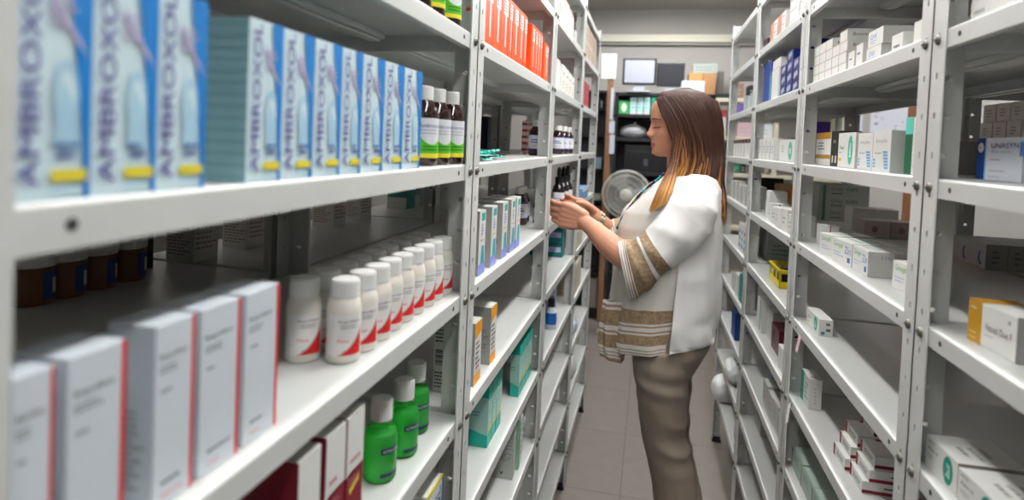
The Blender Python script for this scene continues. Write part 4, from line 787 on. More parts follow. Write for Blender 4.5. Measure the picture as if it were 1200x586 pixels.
simplebox('paper_stack', 'pale blue stack of paper lying in front of the brown carton', 'paper', 799, 826, 95, 103, YB - .16, .16, mat('pale blue paper', '#c9d3e6', .6), zbase=shz[0])
simplebox('cardboard_box', 'brown cardboard box on top of the black rack', 'box', 806, 839, 86, 112, YB + .1, .25, mat('brown cardboard', '#a97c52', .7), [('rect', 'near', .52, 0, .56, 1, P('#8a6240')), ('rect', 'near', 0, .6, .5, 1, P('#b58a52'))], zbase=shz[0])
simplebox('plastic_box', 'clear plastic box upon the brown cardboard box', 'box', 812, 841, 75, 86, YB + .12, .2, mat('clear grey plastic', '#9aa39e', .25), [('lines', 'near', .1, .2, .9, .8, 2, P('#7d8782'))])
simplebox('glove_box', 'green and white carton on the first shelf of the black rack', 'box', 725, 737.6, 118.5, 131, YB, .2, mat('bright green card', '#3fae5a', .5), [('disc', 'near', .5, .5, .25, .35, WHITE)], zbase=shz[1])
for i, (a, b) in enumerate([(738, 746), (746.4, 754), (754.4, 762)]): simplebox('glove_box', 'pale aqua carton standing beside the green and white one, ' + ['left', 'middle', 'right'][i], 'box', a, b, 114.5, 131, YB, .2, mat('pale aqua card', '#b9dfdc', .5), [('lines', 'near', .2, .3, .8, .9, 3, P('#7fb3c9')), ('rect', 'near', .0, 0, 1, .12, P('#dfe9ea'))], zbase=shz[1], group='pale aqua cartons')
simplebox('glove_box', 'green carton at the right of the pale aqua ones', 'box', 762.5, 769, 115, 131, YB, .2, mat('sea green', '#1f9a7c', .45), zbase=shz[1])
bag('plastic_bag', 'grey white plastic bag on the second shelf of the black rack', (bx(742, 150).x, YB + .1, shz[2] + .058), .075, (1.5, .9, .85), 21, mat('greyish plastic bag', '#a3a3a8', .3))
bag('plastic_bag', 'blue and white plastic bag behind the face of the woman', (bx(769, 150).x, YB + .1, shz[2] + .055), .062, (.9, .9, .85), 22, mat('bluish plastic bag', '#7c84b4', .3))
q = MB()
def blk(name, label, px0, px1, py0, py1, zb): simplebox(name, label, 'device', px0, px1, py0, py1, YB, .28, BLACK, [('rect', 'near', .45, .25, .55, .5, P('#4a4c55')), ('rect', 'near', .05, .75, .95, .8, P('#2c2d33'))], zbase=zb)
blk('printer', 'black printer on the third shelf of the black rack', 731, 783, 172, 201, shz[3])
simplebox('cardboard_box', 'dark box on the fourth shelf of the rack behind the fan', 'box', 722, 800, 215, 250, YB, .3, mat('very dark board', '#1c1c20', .6), zbase=shz[4])
# left dark cabinet and board
xl, xr_ = at_y(668, 150, YB + .1).x, at_y(709, 150, YB + .1).x
cb = thing('storage_cabinet', 'dark open cabinet in the back left corner', 'cabinet', ((xl + xr_) / 2, BW - .13, 0)); W_ = xr_ - xl
q = MB(); q.box(-W_ / 2, W_ / 2, .11, .12, 0, 2.12, shade); q.box(-W_ / 2, -W_ / 2 + .02, -.1, .12, 0, 2.12, shade); q.box(W_ / 2 - .02, W_ / 2, -.1, .12, 0, 2.12, dkm); q.box(-W_ / 2, W_ / 2, -.1, .12, 2.1, 2.12, shade); q.build('carcass', cb)
cz = [at_y(700, p, YB).z for p in (124, 157, 199, 238, 262, 288)]
for zz in cz: q = MB(); q.box(-W_ / 2 + .02, W_ / 2 - .02, -.095, .11, zz - .018, zz, dkm); q.build('shelf', cb)
for lab, a, b, c_, d, hx, zi in [('small white box in the dark cabinet, upper shelf', 704, 711, 118, 123, '#c9c9c9', 0), ('light blue and white box in the dark cabinet', 694, 712, 185, 198, '#9ab4c4', 2), ('cream packet in the dark cabinet', 692, 709, 228, 238, '#b8b29c', 3),
                                 ('brownish box in the dark cabinet', 690, 704, 243, 261, '#8a7e70', 4), ('pile of white papers in the dark cabinet', 689, 706, 278, 288, '#c9b9b9', 5)]:
    simplebox('storage_box', lab, 'box', max(a, 690), min(b, 705), c_, d, BW - .22, .13, mat('card ' + hx, hx, .5), [('rect', 'near', .1, .2, .4, .5, P('#7d8a96'))], zbase=cz[zi])
xs = at_y(713, 150, YB - .03).x
q = MB(); q.box(xs - .025, xs + .025, YB - .03, YB + .0, 0, at_y(713, 92, YB).z, mat('brown board', '#8c6446', .55), .002); q.build('wooden_post', None, 'upright brown wooden board between the dark cabinet and the fan', 'post')
q = MB(); a, b = at_y(704, 92, YB - .04), at_y(723, 63, YB - .04); q.box(a.x, b.x, YB - .0385, YB - .0301, a.z, b.z, mat('white paper sheet', '#d6dae2', .6))
for k in range(4): q.box(a.x + .02, b.x - .04, YB - .0392, YB - .0386, b.z - .05 - .03 * k, b.z - .047 - .03 * k, P('#b5bac6'))
q.build('paper_sheet', None, 'white paper sheet pinned high on the brown board', 'paper')
for i, (p0, p1, w) in enumerate([(103, 140, 5), (142, 156, 7), (158, 180, 7)]):
    a, b = at_y(717 - w / 2, p1, YB - .035), at_y(717 + w / 2, p0, YB - .035)
    q = MB(); q.box(a.x, b.x, YB - .037, YB - .0301, a.z, b.z, P('#c3c8d6')); q.build('paper_sheet', None, 'small paper strip taped on the brown board, ' + ['upper long one', 'middle', 'lowest'][i], 'paper')
# low black framed cabinet
Yc = 5.5; a, b = at_y(683, 368, Yc), at_y(706, 321, Yc)
lc = thing('low_cabinet', 'low grey cabinet with black frame on the floor at the back', 'cabinet', ((a.x + b.x) / 2, Yc + .155, 0)); w = b.x - a.x; h = b.z
q = MB(); q.box(-w / 2, w / 2, -.13, .04, .1, h - .03, mat('greige panel', '#8b8580', .6)); q.build('panel', lc)
q = MB(); q.box(-w / 2 - .01, w / 2 + .01, -.15, .05, 0, .1, BLACK, .004); q.box(-w / 2 - .01, w / 2 + .01, -.15, .05, h - .04, h, BLACK, .004); q.box(w / 2 - .04, w / 2 + .01, -.15, .05, .1, h - .04, BLACK, .003); q.box(-w / 2 - .01, -w / 2 + .01, -.15, .05, .1, h - .04, BLACK, .003); q.build('frame', lc)
# fan
Yf = 5.05; fc = at_y(734, 228, Yf); R_ = abs(at_y(763, 228, Yf).x - fc.x); wp = mat('off white plastic', '#c4c4bc', .4); 
fn = thing('pedestal_fan', 'white pedestal fan with round cage in front of the black rack', 'fan', (fc.x, Yf, 0))
q = MB()
for rr, y_ in [(1, 0), (.96, -.03), (.8, -.05), (.6, -.06), (.4, -.065)] + [(.96, .03), (.8, .05), (.5, .06)]:
    pts = [(R_ * rr * math.cos(2 * PI * i / 40), y_, fc.z + R_ * rr * math.sin(2 * PI * i / 40)) for i in range(41)]; q.tube(pts, .0022 if rr < 1 else .006, wp, 6, False)
for i in range(60):
    an = 2 * PI * i / 60; q.tube([(R_ * r_ * math.cos(an), y_, fc.z + R_ * r_ * math.sin(an)) for r_, y_ in ((.2, -.067), (.5, -.063), (.8, -.05), (.96, -.03), (1, 0), (.96, .03), (.8, .05), (.4, .06))], .0014, wp, 4)
q.build('cage', fn)
q = MB(); q.lathe([(0, -.075), (R_ * .22, -.073), (R_ * .26, -.066), (R_ * .26, -.06), (0, -.06)], wp, 28, (0, 0, fc.z), 'y'); q.build('hub_cap', fn)
q = MB(); bl_ = mat('fan blade plastic', '#a9aba8', .4)
for k in range(3):
    vs = []
    for i in range(9):
        for j in range(7):
            rr = R_ * (.15 + .72 * i / 8); an = 2 * PI * k / 3 + (-.5 + j / 6) * (1.1 + .2 * math.sin(i)); vs.append((rr * math.cos(an), .02 * (j / 6 - .5) * 1.6, fc.z + rr * math.sin(an)))
    q.add(vs + [(v[0], v[1] + .002, v[2]) for v in vs], [(i * 7 + j, i * 7 + j + 1, i * 7 + j + 8, i * 7 + j + 7) for i in range(8) for j in range(6)] + [(63 + i * 7 + j + 7, 63 + i * 7 + j + 8, 63 + i * 7 + j + 1, 63 + i * 7 + j) for i in range(8) for j in range(6)], bl_, True)
q.build('blades', fn)
q = MB(); q.lathe([(.05, .05), (.06, .08), (.055, .15), (0, .17)], wp, 20, (0, 0, fc.z), 'y'); q.build('motor_housing', fn)
q = MB(); q.tube([(0, .09, .04), (0, .09, fc.z)], [.016, .012], wp, 12); q.build('pole', fn)
q = MB(); q.lathe([(0, 0), (.2, 0), (.2, .015), (.06, .04), (.02, .06), (0, .06)], wp, 36, (0, .09, 0)); q.build('base', fn)
# cream rack in the back right corner
cr = mat('cream painted wood', '#cfc9b4', .55)
wr = thing('wooden_rack', 'cream wooden rack along the back wall on the right', 'rack', (1.02, YB + .2, 0)); x0_, x1_ = at_y(839, 118, YB).x - 1.02, .57
wz = [at_z, None]
wz = [at_y(860, p, YB).z for p in (115, 160, 203)] + [.95, .5, .1]
for zz in wz: q = MB(); q.box(x0_, x1_, -.2, .2, zz - .035, zz, cr, .003); q.build('shelf', wr)
for xx in (x0_, .0, x1_ - .04):
    for yy in (-.19, .16): q = MB(); q.box(xx, xx + .035, yy, yy + .03, 0, wz[0] - .035, cr, .002); q.build('post', wr)
for lab, a, b, c_, d, hx, zi in [('red and white box on the cream rack right of the hair', 842, 852, 124, 158, '#c9c2c0', 1), ('pinkish white pile on the cream rack', 864, 884, 144, 158, '#c8a8b2', 1), ('green box on the cream rack', 858, 868, 192, 201, '#1f6b4a', 2),
                                 ('black box on the cream rack', 868.5, 874, 192, 201, '#222222', 2), ('pale box on the cream rack, beside the pinkish pile', 888, 906, 146, 158, '#c9cdd6', 1), ('dark box on top of the cream rack', 878, 888, 100, 113, '#2a2c30', 0), ('reddish jar box on top of the cream rack', 862, 872, 98, 113, '#8a6a60', 0)]:
    simplebox('storage_box', lab, 'box', a, b, c_, d, YB + .05, .2, mat('card ' + hx, hx, .5), [('rect', 'near', 0, .62, 1, .85, P('#a83a44'))] if hx == '#c9c2c0' else [('lines', 'near', .1, .2, .8, .7, 2, GREYC)], zbase=wz[zi])
simplebox('keyboard', 'dark keyboard lying on top of the cream rack', 'keyboard', 840, 858, 110, 114, YB, .14, dkm, [], zbase=wz[0])
simplebox('monitor_stand', 'grey upright board leaning behind the brown cardboard box', 'board', 839, 849, 84, 113, YB + .3, .03, mat('mid grey plastic', '#7f7c78', .5), zbase=max(wz[0], shz[0]))
# ------------------------------------------------------------------ the woman
HS = .00294                                   # metres per photo pixel at her distance
YW = 2.06
def W(px, py, Y=YW): return at_y(px, py, Y)
skin = mat('skin', '#b68168', .5, noise=.05, nscale=60, sub=.12); lipm = mat('lips', '#a1414c', .4); 
def interp(tab, x):
    if x <= tab[0][0]: return tab[0][1]
    for (a, va), (b, vb) in zip(tab, tab[1:]):
        if x <= b:
            t = (x - a) / (b - a); t = t * t * (3 - 2 * t) * .35 + t * .65; return va + (vb - va) * t
    return tab[-1][1]
FRONT = [(0, .080), (.012, .099), (.03, .1), (.05, .1), (.075, .100), (.09, .099), (.11, .098), (.125, .1015), (.15, .102), (.175, .096), (.2, .072), (.214, .04), (.222, .0)]
BACK = [(0, .0), (.02, .035), (.05, .06), (.08, .078), (.12, .09), (.16, .09), (.19, .073), (.208, .045), (.222, .0)]
HALF = [(0, .026), (.012, .038), (.03, .048), (.05, .056), (.08, .064), (.11, .069), (.14, .073), (.17, .070), (.195, .055), (.212, .032), (.222, .0)]
NOSE = [(.058, 0), (.066, .009), (.073, .019), (.079, .0205), (.088, .0135), (.1, .0085), (.112, .004), (.12, 0)]
def gs(a, s): return math.exp(-(a / s) ** 2)
def head_pt(th, z, out=0):
    """th 0 = straight ahead; x forward, y to her left"""
    f, b, h = interp(FRONT, z), interp(BACK, z), interp(HALF, z)
    c, s = math.cos(th), math.sin(th); e = .82 if c > 0 else 1
    x = (f if c > 0 else b) * (abs(c) ** e) * (1 if c > 0 else -1); y = h * (abs(s) ** .9) * (1 if s > 0 else -1)
    if c > 0:
        sig = .0085 + .006 * max(0, 1 - abs(z - .07) / .02); x += interp(NOSE, z) * gs(y, sig)
        x += .005 * (gs(y - .012, .005) + gs(y + .012, .005)) * gs(z - .069, .006)
        x += .0055 * gs(y, .021) * gs(z - .0475, .0045) + .0058 * gs(y, .018) * gs(z - .036, .005) - .003 * gs(y, .022) * gs(z - .0418, .0018) + .005 * gs(y, .018) * gs(z - .012, .009)
        for sy in (1, -1):
            x -= .0105 * gs(y - sy * .031, .015) * gs(z - .106, .012); x += .0085 * gs(y - sy * .031, .0105) * gs(z - .1045, .0085)
            x += .004 * gs(y - sy * .034, .018) * gs(z - .122, .006); x += .003 * gs(y - sy * .04, .014) * gs(z - .078, .014)
    return Vector((x + out * c, y + out * s, z))
HEAD_M = Matrix.Translation(W(800.5, 183)) @ Matrix.Rotation(math.radians(9), 4, 'Z') @ Matrix.Rotation(PI, 4, 'Z') @ Matrix.Rotation(math.radians(4), 4, 'Y')
body = MB()
nz, na = 90, 96; vs = []
for i in range(nz + 1):
    t = i / nz; z = .222 * (t - .0 * math.sin(2 * PI * t))
    z = .0005 + .221 * (.5 - .5 * math.cos(PI * t)) * .35 + .221 * t * .65
    for j in range(na):
        th = 2 * PI * j / na; th = th - .35 * math.sin(th)
        vs.append(HEAD_M @ head_pt(th, min(z, .2215)))
fs = [(i * na + j, i * na + (j + 1) % na, (i + 1) * na + (j + 1) % na, (i + 1) * na + j) for i in range(nz) for j in range(na)] + [tuple(reversed(range(na))), tuple(nz * na + j for j in range(na))]
body.add(vs, fs, skin, True)
# ear on each side
for sy in (1, -1):
    pts = [HEAD_M @ Vector((-.005 + .017 * math.cos(a), sy * .073, .095 + .028 * math.sin(a))) for a in [2 * PI * k / 12 for k in range(13)]]
    body.tube(pts, .005, skin, 8); body.lathe([(0, -.004), (.014, -.003), (.014, .003), (0, .004)], skin, 12, tuple(HEAD_M @ Vector((-.005, sy * .072, .095))), 'y')
def limb(mb, pts, rad, m, sub=6, n=18):
    """smooth tapered tube with round ends through the points"""
    P_ = [Vector(p) for p in pts]; out = []; rr = []
    for i in range(len(P_) - 1):
        p0, p1, p2, p3 = P_[max(i - 1, 0)], P_[i], P_[i + 1], P_[min(i + 2, len(P_) - 1)]
        for k in range(sub):
            t = k / sub; out.append(.5 * ((2 * p1) + (p2 - p0) * t + (2 * p0 - 5 * p1 + 4 * p2 - p3) * t * t + (3 * p1 - p0 - 3 * p2 + p3) * t ** 3)); rr.append(rad[i] + (rad[i + 1] - rad[i]) * t)
    out.append(P_[-1]); rr.append(rad[-1])
    d0 = (out[0] - out[1]).normalized(); d1 = (out[-1] - out[-2]).normalized(); pre = []; prr = []; post = []; por = []
    for a in (80, 60, 35, 15): s, c = math.sin(math.radians(a)), math.cos(math.radians(a)); pre.append(out[0] + d0 * rr[0] * s); prr.append(rr[0] * c)
    for a in (15, 35, 60, 80): s, c = math.sin(math.radians(a)), math.cos(math.radians(a)); post.append(out[-1] + d1 * rr[-1] * s); por.append(rr[-1] * c)
    mb.tube(pre + out + post, prr + rr + por, m, n)
# neck
limb(body, [HEAD_M @ Vector((-.01, 0, .07)), W(801, 190), W(803, 203), W(806, 216)], [.055, .054, .056, .075], skin, n=24)
def loft(mb, rings, m, n=40, closed=True, a0=0, a1=2 * PI, mats=None, smooth=True, fold=None):
    """rings: (z-py left, py right, px left, px right, Y centre, Y radius, power)"""
    vs = []; k = len(rings)
    for ri, (pyl, pyr, pxl, pxr, yc, yr, e) in enumerate(rings):
        A, B = at_y(pxl, pyl, yc), at_y(pxr, pyr, yc); c = (A + B) / 2; r = (B.x - A.x) / 2; dz = (B.z - A.z) / 2
        for j in range(n + (0 if closed else 1)):
            a = a0 + (a1 - a0) * j / n; ca, sa = math.cos(a), math.sin(a)
            u = -(abs(ca) ** e) * (1 if ca > 0 else -1); v = (abs(sa) ** e) * (1 if sa > 0 else -1)
            g = 1 + (fold(ri / (k - 1), a) if fold else 0)
            vs.append((c.x + r * u * g, yc + yr * v * g, c.z + dz * u))
    nn = n + (0 if closed else 1); fs = []; ms = []
    for i in range(k - 1):
        for j in range(n):
            fs.append((i * nn + j, i * nn + (j + 1) % nn, (i + 1) * nn + (j + 1) % nn, (i + 1) * nn + j)); ms.append(i)
    o = len(mb.v); mb.v += [tuple(v) for v in vs]
    for f, i in zip(fs, ms): mb.f.append(tuple(q_ + o for q_ in f)); mb.m.append(mb.mi(mats(i, k) if mats else m)); mb.sm.append(smooth)
    if closed and mats is None and not isinstance(m, list):
        mb.f.append(tuple(o + j for j in range(nn))); mb.m.append(mb.mi(m)); mb.sm.append(True); mb.f.append(tuple(o + (k - 1) * nn + j for j in reversed(range(nn)))); mb.m.append(mb.mi(m)); mb.sm.append(True)
def refine(rings, s):
    out = []
    for a, b in zip(rings, rings[1:]):
        for k in range(s): t = k / s; out.append(tuple(x + (y - x) * t for x, y in zip(a, b)))
    return out + [rings[-1]]
# torso and legs (mostly under the clothes)
loft(body, refine([(206, 206, 790, 822, 2.06, .10, 1), (216, 214, 776, 832, 2.06, .165, .9), (232, 230, 760, 836, 2.06, .18, .9), (255, 255, 742, 838, 2.06, .17, .9), (280, 280, 738, 838, 2.06, .16, .9), (320, 320, 742, 834, 2.06, .16, 1), (360, 360, 745, 828, 2.06, .17, 1), (400, 400, 745, 828, 2.06, .18, 1), (430, 425, 752, 800, 2.06, .16, 1)], 3), skin, 40)
for s_, yo, dx in ((1, 1.965, 0), (-1, 2.15, 8)):
    limb(body, [W(784 + dx, 400, yo), W(776 + dx, 450, yo), W(779 + dx, 500, yo), W(788 + dx, 560, yo), W(794 + dx, 630, yo), W(797 + dx, 700, yo)], [.055, .050, .042, .040, .036, .032], skin)
    A = W(797 + dx, 700, yo); limb(body, [(A.x, yo, .07), (A.x - .08, yo, .045), (A.x - .15, yo, .03)], [.035, .032, .022], skin)
# near arm: shoulder, elbow inside the sleeve, wrist, then the hand with its fingers
N = lambda px, py, Y: W(px, py, Y)
limb(body, [N(812, 240, 1.95), N(795, 268, 1.89), N(771, 304, 1.875), N(749, 309, 1.88), N(730, 299, 1.89), N(711, 284, 1.92), N(695, 268, 1.96), N(686, 261, 1.985)], [.045, .042, .040, .042, .043, .039, .029, .0255], skin)
def hand(Bp, up, fwd, side, curl_dir, spread=1, near=True):
    """palm as a swept flat tube, four fingers and a thumb; fwd: to the fingertips, up: index side, side: back of hand normal"""
    B = Vector(Bp); fwd = Vector(fwd).normalized(); up = Vector(up).normalized(); side = Vector(side).normalized()
    for k in range(5):        # metacarpals make the palm
        o = (k - 2) * .0165
        limb(body, [B + up * o * .55, B + fwd * .04 + up * o * .9 + side * .003, B + fwd * .078 + up * o * 1.05], [.0155, .0145, .0118], skin, 4, 12)
    L = [.043, .047, .044, .036]; offs = [.031, .0105, -.010, -.029]
    for k in range(4):
        r = B + fwd * (.076 - .004 * abs(k - 1)) + up * offs[k]; a = L[k]
        c1 = .12 + .05 * k; p1 = r + (fwd * math.cos(c1) + curl_dir * math.sin(c1)) * a + up * offs[k] * .05
        c2 = c1 + .55; p2 = p1 + (fwd * math.cos(c2) + curl_dir * math.sin(c2)) * a * .6
        c3 = c2 + .45; p3 = p2 + (fwd * math.cos(c3) + curl_dir * math.sin(c3)) * a * .45
        limb(body, [r, p1, p2, p3], [.0098, .0088, .008, .0066], skin, 5, 12)
        NAILS.append((p2 * .35 + p3 * .65, (p3 - p2).normalized(), (fwd * math.cos(c3 + PI / 2 - PI) + curl_dir * math.sin(c3 - PI / 2)).normalized(), up))
    tb = B + up * .016 + fwd * .018 + curl_dir * .010
    limb(body, [tb, tb + up * .010 + fwd * .026 + curl_dir * .022, tb + up * .012 + fwd * .054 + curl_dir * .034, tb + up * .008 + fwd * .078 + curl_dir * .038], [.0155, .0125, .0105, .0078], skin, 5, 12)
NAILS = []
wr1 = N(685, 258, 1.99); kn = N(662, 252, 2.005)
fwd1 = (kn - wr1); up1 = Vector((-.15, 0, 1)); up1 = (up1 - fwd1.normalized() * up1.dot(fwd1.normalized())).normalized(); side1 = up1.cross(fwd1.normalized()).normalized()
if side1.y > 0: side1 = -side1
hand(wr1 + fwd1.normalized() * .002, up1, fwd1, side1, -side1)
# far arm
limb(body, [N(806, 240, 2.20), N(782, 266, 2.25), N(752, 284, 2.25), N(722, 275, 2.23), N(706, 262, 2.20), N(696, 254, 2.175)], [.045, .040, .036, .035, .030, .0255], skin)
wr2 = N(697, 255, 2.175); kn2 = N(676, 246, 2.15); fwd2 = kn2 - wr2; up2 = Vector((-.1, 0, 1)); up2 = (up2 - fwd2.normalized() * up2.dot(fwd2.normalized())).normalized(); side2 = up2.cross(fwd2.normalized()).normalized()
if side2.y < 0: side2 = -side2
hand(wr2, up2, fwd2, side2, -side2)
tmp = body.build('person_raw')
rm = tmp.modifiers.new('r', 'REMESH'); rm.mode = 'VOXEL'; rm.voxel_size = .0036; rm.use_smooth_shade = True
sm_ = tmp.modifiers.new('s', 'SMOOTH'); sm_.factor = .5; sm_.iterations = 3
dg = bpy.context.evaluated_depsgraph_get(); me = bpy.data.meshes.new_from_object(tmp.evaluated_get(dg)); bpy.data.objects.remove(tmp)
me.materials.clear(); me.materials.append(skin); me.materials.append(lipm); HI = HEAD_M.inverted()
lips = []
for p in me.polygons:
    l = HI @ p.center; k = 0
    if l.x > .094 and abs(l.y) < .023 and .030 < l.z < .0515 - abs(l.y) * .35 + .0 and l.z > .030 + abs(l.y) * .35: k = 1
    lips.append(k)
me.polygons.foreach_set('material_index', lips); me.polygons.foreach_set('use_smooth', [True] * len(me.polygons))
woman = link(me, 'person', None, 'woman in white embroidered blouse and taupe trousers reaching for bottles', 'person')
# nails
q = MB(); nm_ = mat('nail', '#dba493', .25)
for c, d, n_, u_ in NAILS[:4]:
    nn = n_.normalized(); q.box(-.0045, .0045, -.004, .004, -.0008, .0008, nm_, .0005, Matrix.Translation(c + nn * .0072) @ Matrix(((d.x, u_.x, nn.x, 0), (d.y, u_.y, nn.y, 0), (d.z, u_.z, nn.z, 0), (0, 0, 0, 1))))
q.build('fingernails', woman)
# brows, lashes
hb = mat('brow hair', '#3a2218', .7)
for sy in (1, -1):
    q = MB(); pts = [HEAD_M @ head_pt(math.asin(min(.95, (sy * .014 + sy * .04 * k / 8) / .075)), .1215 + .006 * math.sin(PI * (k + 1) / 9) - .002 * k / 8, .0012) for k in range(9)]
    q.tube(pts, [.001, .0019, .0022, .0023, .0022, .002, .0016, .0012, .0006], hb, 6); q.build('eyebrow', woman)
    q = MB()
    lid = [HEAD_M @ head_pt(math.asin(min(.95, (sy * .018 + sy * .029 * k / 8) / .075)), .0985 - .0022 * math.sin(PI * k / 8), .0012) for k in range(9)]
    q.tube(lid, [.0006, .0011, .0014, .0015, .0015, .0015, .0014, .0012, .0008], mat('lash', '#120b08', .6), 6)
    for k in range(1, 9):
        for f_ in (0, .5):
            a = lid[k] * (1 - f_) + lid[max(k - 1, 0)] * f_; d = HEAD_M.to_3x3() @ Vector((.0075, sy * .0015 * (k - 3), -.003)); q.tube([a, a + d * .6, a + d + Vector((0, 0, .001))], [.0004, .0003, .0001], mat('lash'), 4)
    q.build('eyelashes', woman)
# ---------------- hair
hm = bpy.data.materials.new('brown to blond hair'); hm.use_nodes = True; nt = hm.node_tree; b_ = nt.nodes['Principled BSDF']
at = nt.nodes.new('ShaderNodeAttribute'); at.attribute_name = 'tip'; cr_ = nt.nodes.new('ShaderNodeValToRGB'); el = cr_.color_ramp.elements
el[0].position = 0; el[0].color = lin('#351d13'); el[1].position = 1; el[1].color = lin('#c28f4e')
e_ = el.new(.35); e_.color = lin('#3f2216'); e_ = el.new(.62); e_.color = lin('#8a5a30')
nt.links.new(at.outputs['Fac'], cr_.inputs[0]); nt.links.new(cr_.outputs[0], b_.inputs['Base Color']); b_.inputs['Roughness'].default_value = .55; b_.inputs['Specular IOR Level'].default_value = .28
LEV = [(103.5, 803, 5, .012), (105.5, 800, 22, .042), (110, 800, 31, .060), (120, 804, 38, .078), (135, 806, 40, .086), (150, 808, 40, .088), (175, 811, 37.5, .088), (195, 811, 38, .09), (212, 809, 39, .10), (232, 808, 43, .115), (262, 804, 46.5, .12)]
PMIN = [(103, 0), (106, 2), (112, 6), (120, 20), (130, 34), (145, 46), (165, 53), (185, 56), (205, 46), (225, 26), (250, 10), (270, 8)]
def lev(y, i): return interp([(l[0], l[i]) for l in LEV], y)
def hair_pt(y, k, off=1.0):
    ph = math.radians(interp(PMIN, y)); a = ph + (2 * PI - 2 * ph) * k        # 0 front, near side first
    c, w, d = lev(y, 1), lev(y, 2), lev(y, 3)
    p = at_y(c - w * off * math.cos(a), y, YW); sn = math.sin(a); return Vector((p.x, YW - d * off * (abs(sn) ** .72) * (1 if sn > 0 else -1) - (.17 * w * HS * off * math.cos(a) if y < 190 else 0), p.z))
hb_ = MB(); tips = []
def strand(k, y1, off, r, gold, jit):
    n = 15; pts = []; tp_ = []
    for i in range(n):
        t = i / (n - 1); y = 103.6 + (y1 - 103.6) * (t ** .85); kk = k + jit * math.sin(t * 3 + k * 40) * t
        o = off + .012 * math.sin(t * 7 + k * 91) * t; pts.append(hair_pt(y, min(max(kk, 0), 1), o)); g_ = max(0, min(1, (y - 150 + gold) / 70)); tp_.append(g_)
    o0 = len(hb_.v); hb_.tube(pts, [r * (.7 + .3 * math.sin(PI * min(1, i / (n - 1) * 1.2))) if i < n - 1 else r * .15 for i in range(n)], hm, 5, False)
    for g_ in tp_: tips.extend([g_] * 5)
    assert len(hb_.v) == o0 + n * 5
rn = random.Random(3)
for s in range(1500):
    k = rn.random(); ang = None
    kd = min(k, 1 - k)
    if kd < .11: y1 = rn.uniform(215, 250); gold = rn.uniform(-15, 30)
    elif kd < .26: y1 = rn.uniform(200, 222); gold = rn.uniform(-60, 15)
    else: y1 = rn.uniform(240, 264); gold = rn.uniform(-95, -20) if rn.random() < .8 else rn.uniform(-30, 0)
    strand(k, y1, rn.uniform(.93, 1.0), rn.uniform(.0012, .0026), gold, rn.uniform(-.03, .03))
for s in range(240):      # front lock lying over the shoulder and chest
    u = rn.random(); v = rn.random(); vv = rn.random()
    ys = rn.uniform(140, 178); ctrl = [(790 + 12 * u, ys, YW - .086), (785 + 10 * u, 190, YW - .098 - .008 * v), (779 + 13 * u, 206, YW - .13 - .012 * v), (770 + 17 * u, 224, YW - .185 - .010 * v), (758 + 18 * u + 3 * v, 238 + 12 * (1 - u) + 4 * v, YW - .203 - .008 * v)]
    C_ = [at_y(a_, b_2, y_) for a_, b_2, y_ in ctrl]; pts = []; gg = []
    for i in range(len(C_) - 1):
        p0, p1, p2, p3 = C_[max(i - 1, 0)], C_[i], C_[i + 1], C_[min(i + 2, len(C_) - 1)]
        for k_ in range(5):
            t = k_ / 5; pts.append(.5 * ((2 * p1) + (p2 - p0) * t + (2 * p0 - 5 * p1 + 4 * p2 - p3) * t * t + (3 * p1 - p0 - 3 * p2 + p3) * t ** 3)); gg.append(min(1, .10 + .8 * ((i + t) / 4) + .55 * (vv - .45)))
    r = rn.uniform(.0012, .0022); hb_.tube(pts, [r * min(1, (len(pts) - i) / 5, (i + .4) / 4) for i in range(len(pts))], hm, 5, False)
    for g_ in gg: tips.extend([max(0, g_)] * 5)
# scalp shell under the strands
ny, nk = 26, 48; o0 = len(hb_.v); vs = []
for i in range(ny):
    y = 103.6 + (222 - 103.6) * (i / (ny - 1)) ** 1.0
    for j in range(nk + 1): vs.append(hair_pt(y, .01 + .98 * j / nk, .93)); tips.append(max(0, min(1, (y - 165) / 110)))
hb_.add(vs, [(i * (nk + 1) + j, i * (nk + 1) + j + 1, (i + 1) * (nk + 1) + j + 1, (i + 1) * (nk + 1) + j) for i in range(ny - 1) for j in range(nk)], hm, True)
hair = hb_.build('hair', woman, 'long straight brown hair turning blond towards the ends')
ca = hair.data.attributes.new('tip', 'FLOAT', 'POINT'); ca.data.foreach_set('value', tips)
# ---------------- blouse and over-shirt
cloth = mat('white cotton', '#d9d7d6', .8, noise=.03, nscale=20, bump=.25, bscale=700); beige = mat('beige lace', '#9c8468', .85, noise=.55, nscale=110, bump=.8, bscale=260); thin = mat('thin brown stripe', '#9b7f6c', .8)
sheer = mat('sheer white cotton', '#c9c5be', .8, noise=.04, nscale=30, bump=.2, bscale=600)
TUN = [(203, 203, 786, 822, 2.06, .075, 1), (208, 206, 774, 830, 2.06, .12, .95), (216, 211, 760, 836, 2.06, .175, .85), (228, 224, 747, 839, 2.06, .19, .85), (245, 245, 731, 840, 2.06, .195, .9), (262, 262, 724, 840, 2.06, .195, .9),
       (285, 285, 720, 840, 2.06, .195, 1), (315, 315, 718, 840, 2.06, .2, 1), (343, 340, 715, 838, 2.06, .20, 1), (364, 356, 711, 837, 2.06, .20, 1), (380, 372, 709, 836, 2.06, .20, 1), (390, 380, 709, 834, 2.06, .20, 1), (399, 388, 711, 833, 2.06, .20, 1)]
S_ = 8; TR = refine(TUN, S_)
def tun_m(i, k):
    r = i / S_       # ring number in TUN
    for a, b, m_ in [(7.9, 8.0, thin), (8.25, 8.95, beige), (9.1, 9.16, thin), (9.5, 9.6, thin), (9.75, 10.75, beige), (10.9, 11.0, thin), (11.2, 11.3, thin), (11.6, 11.7, thin)]:
        if a <= r < b: return m_
    return sheer
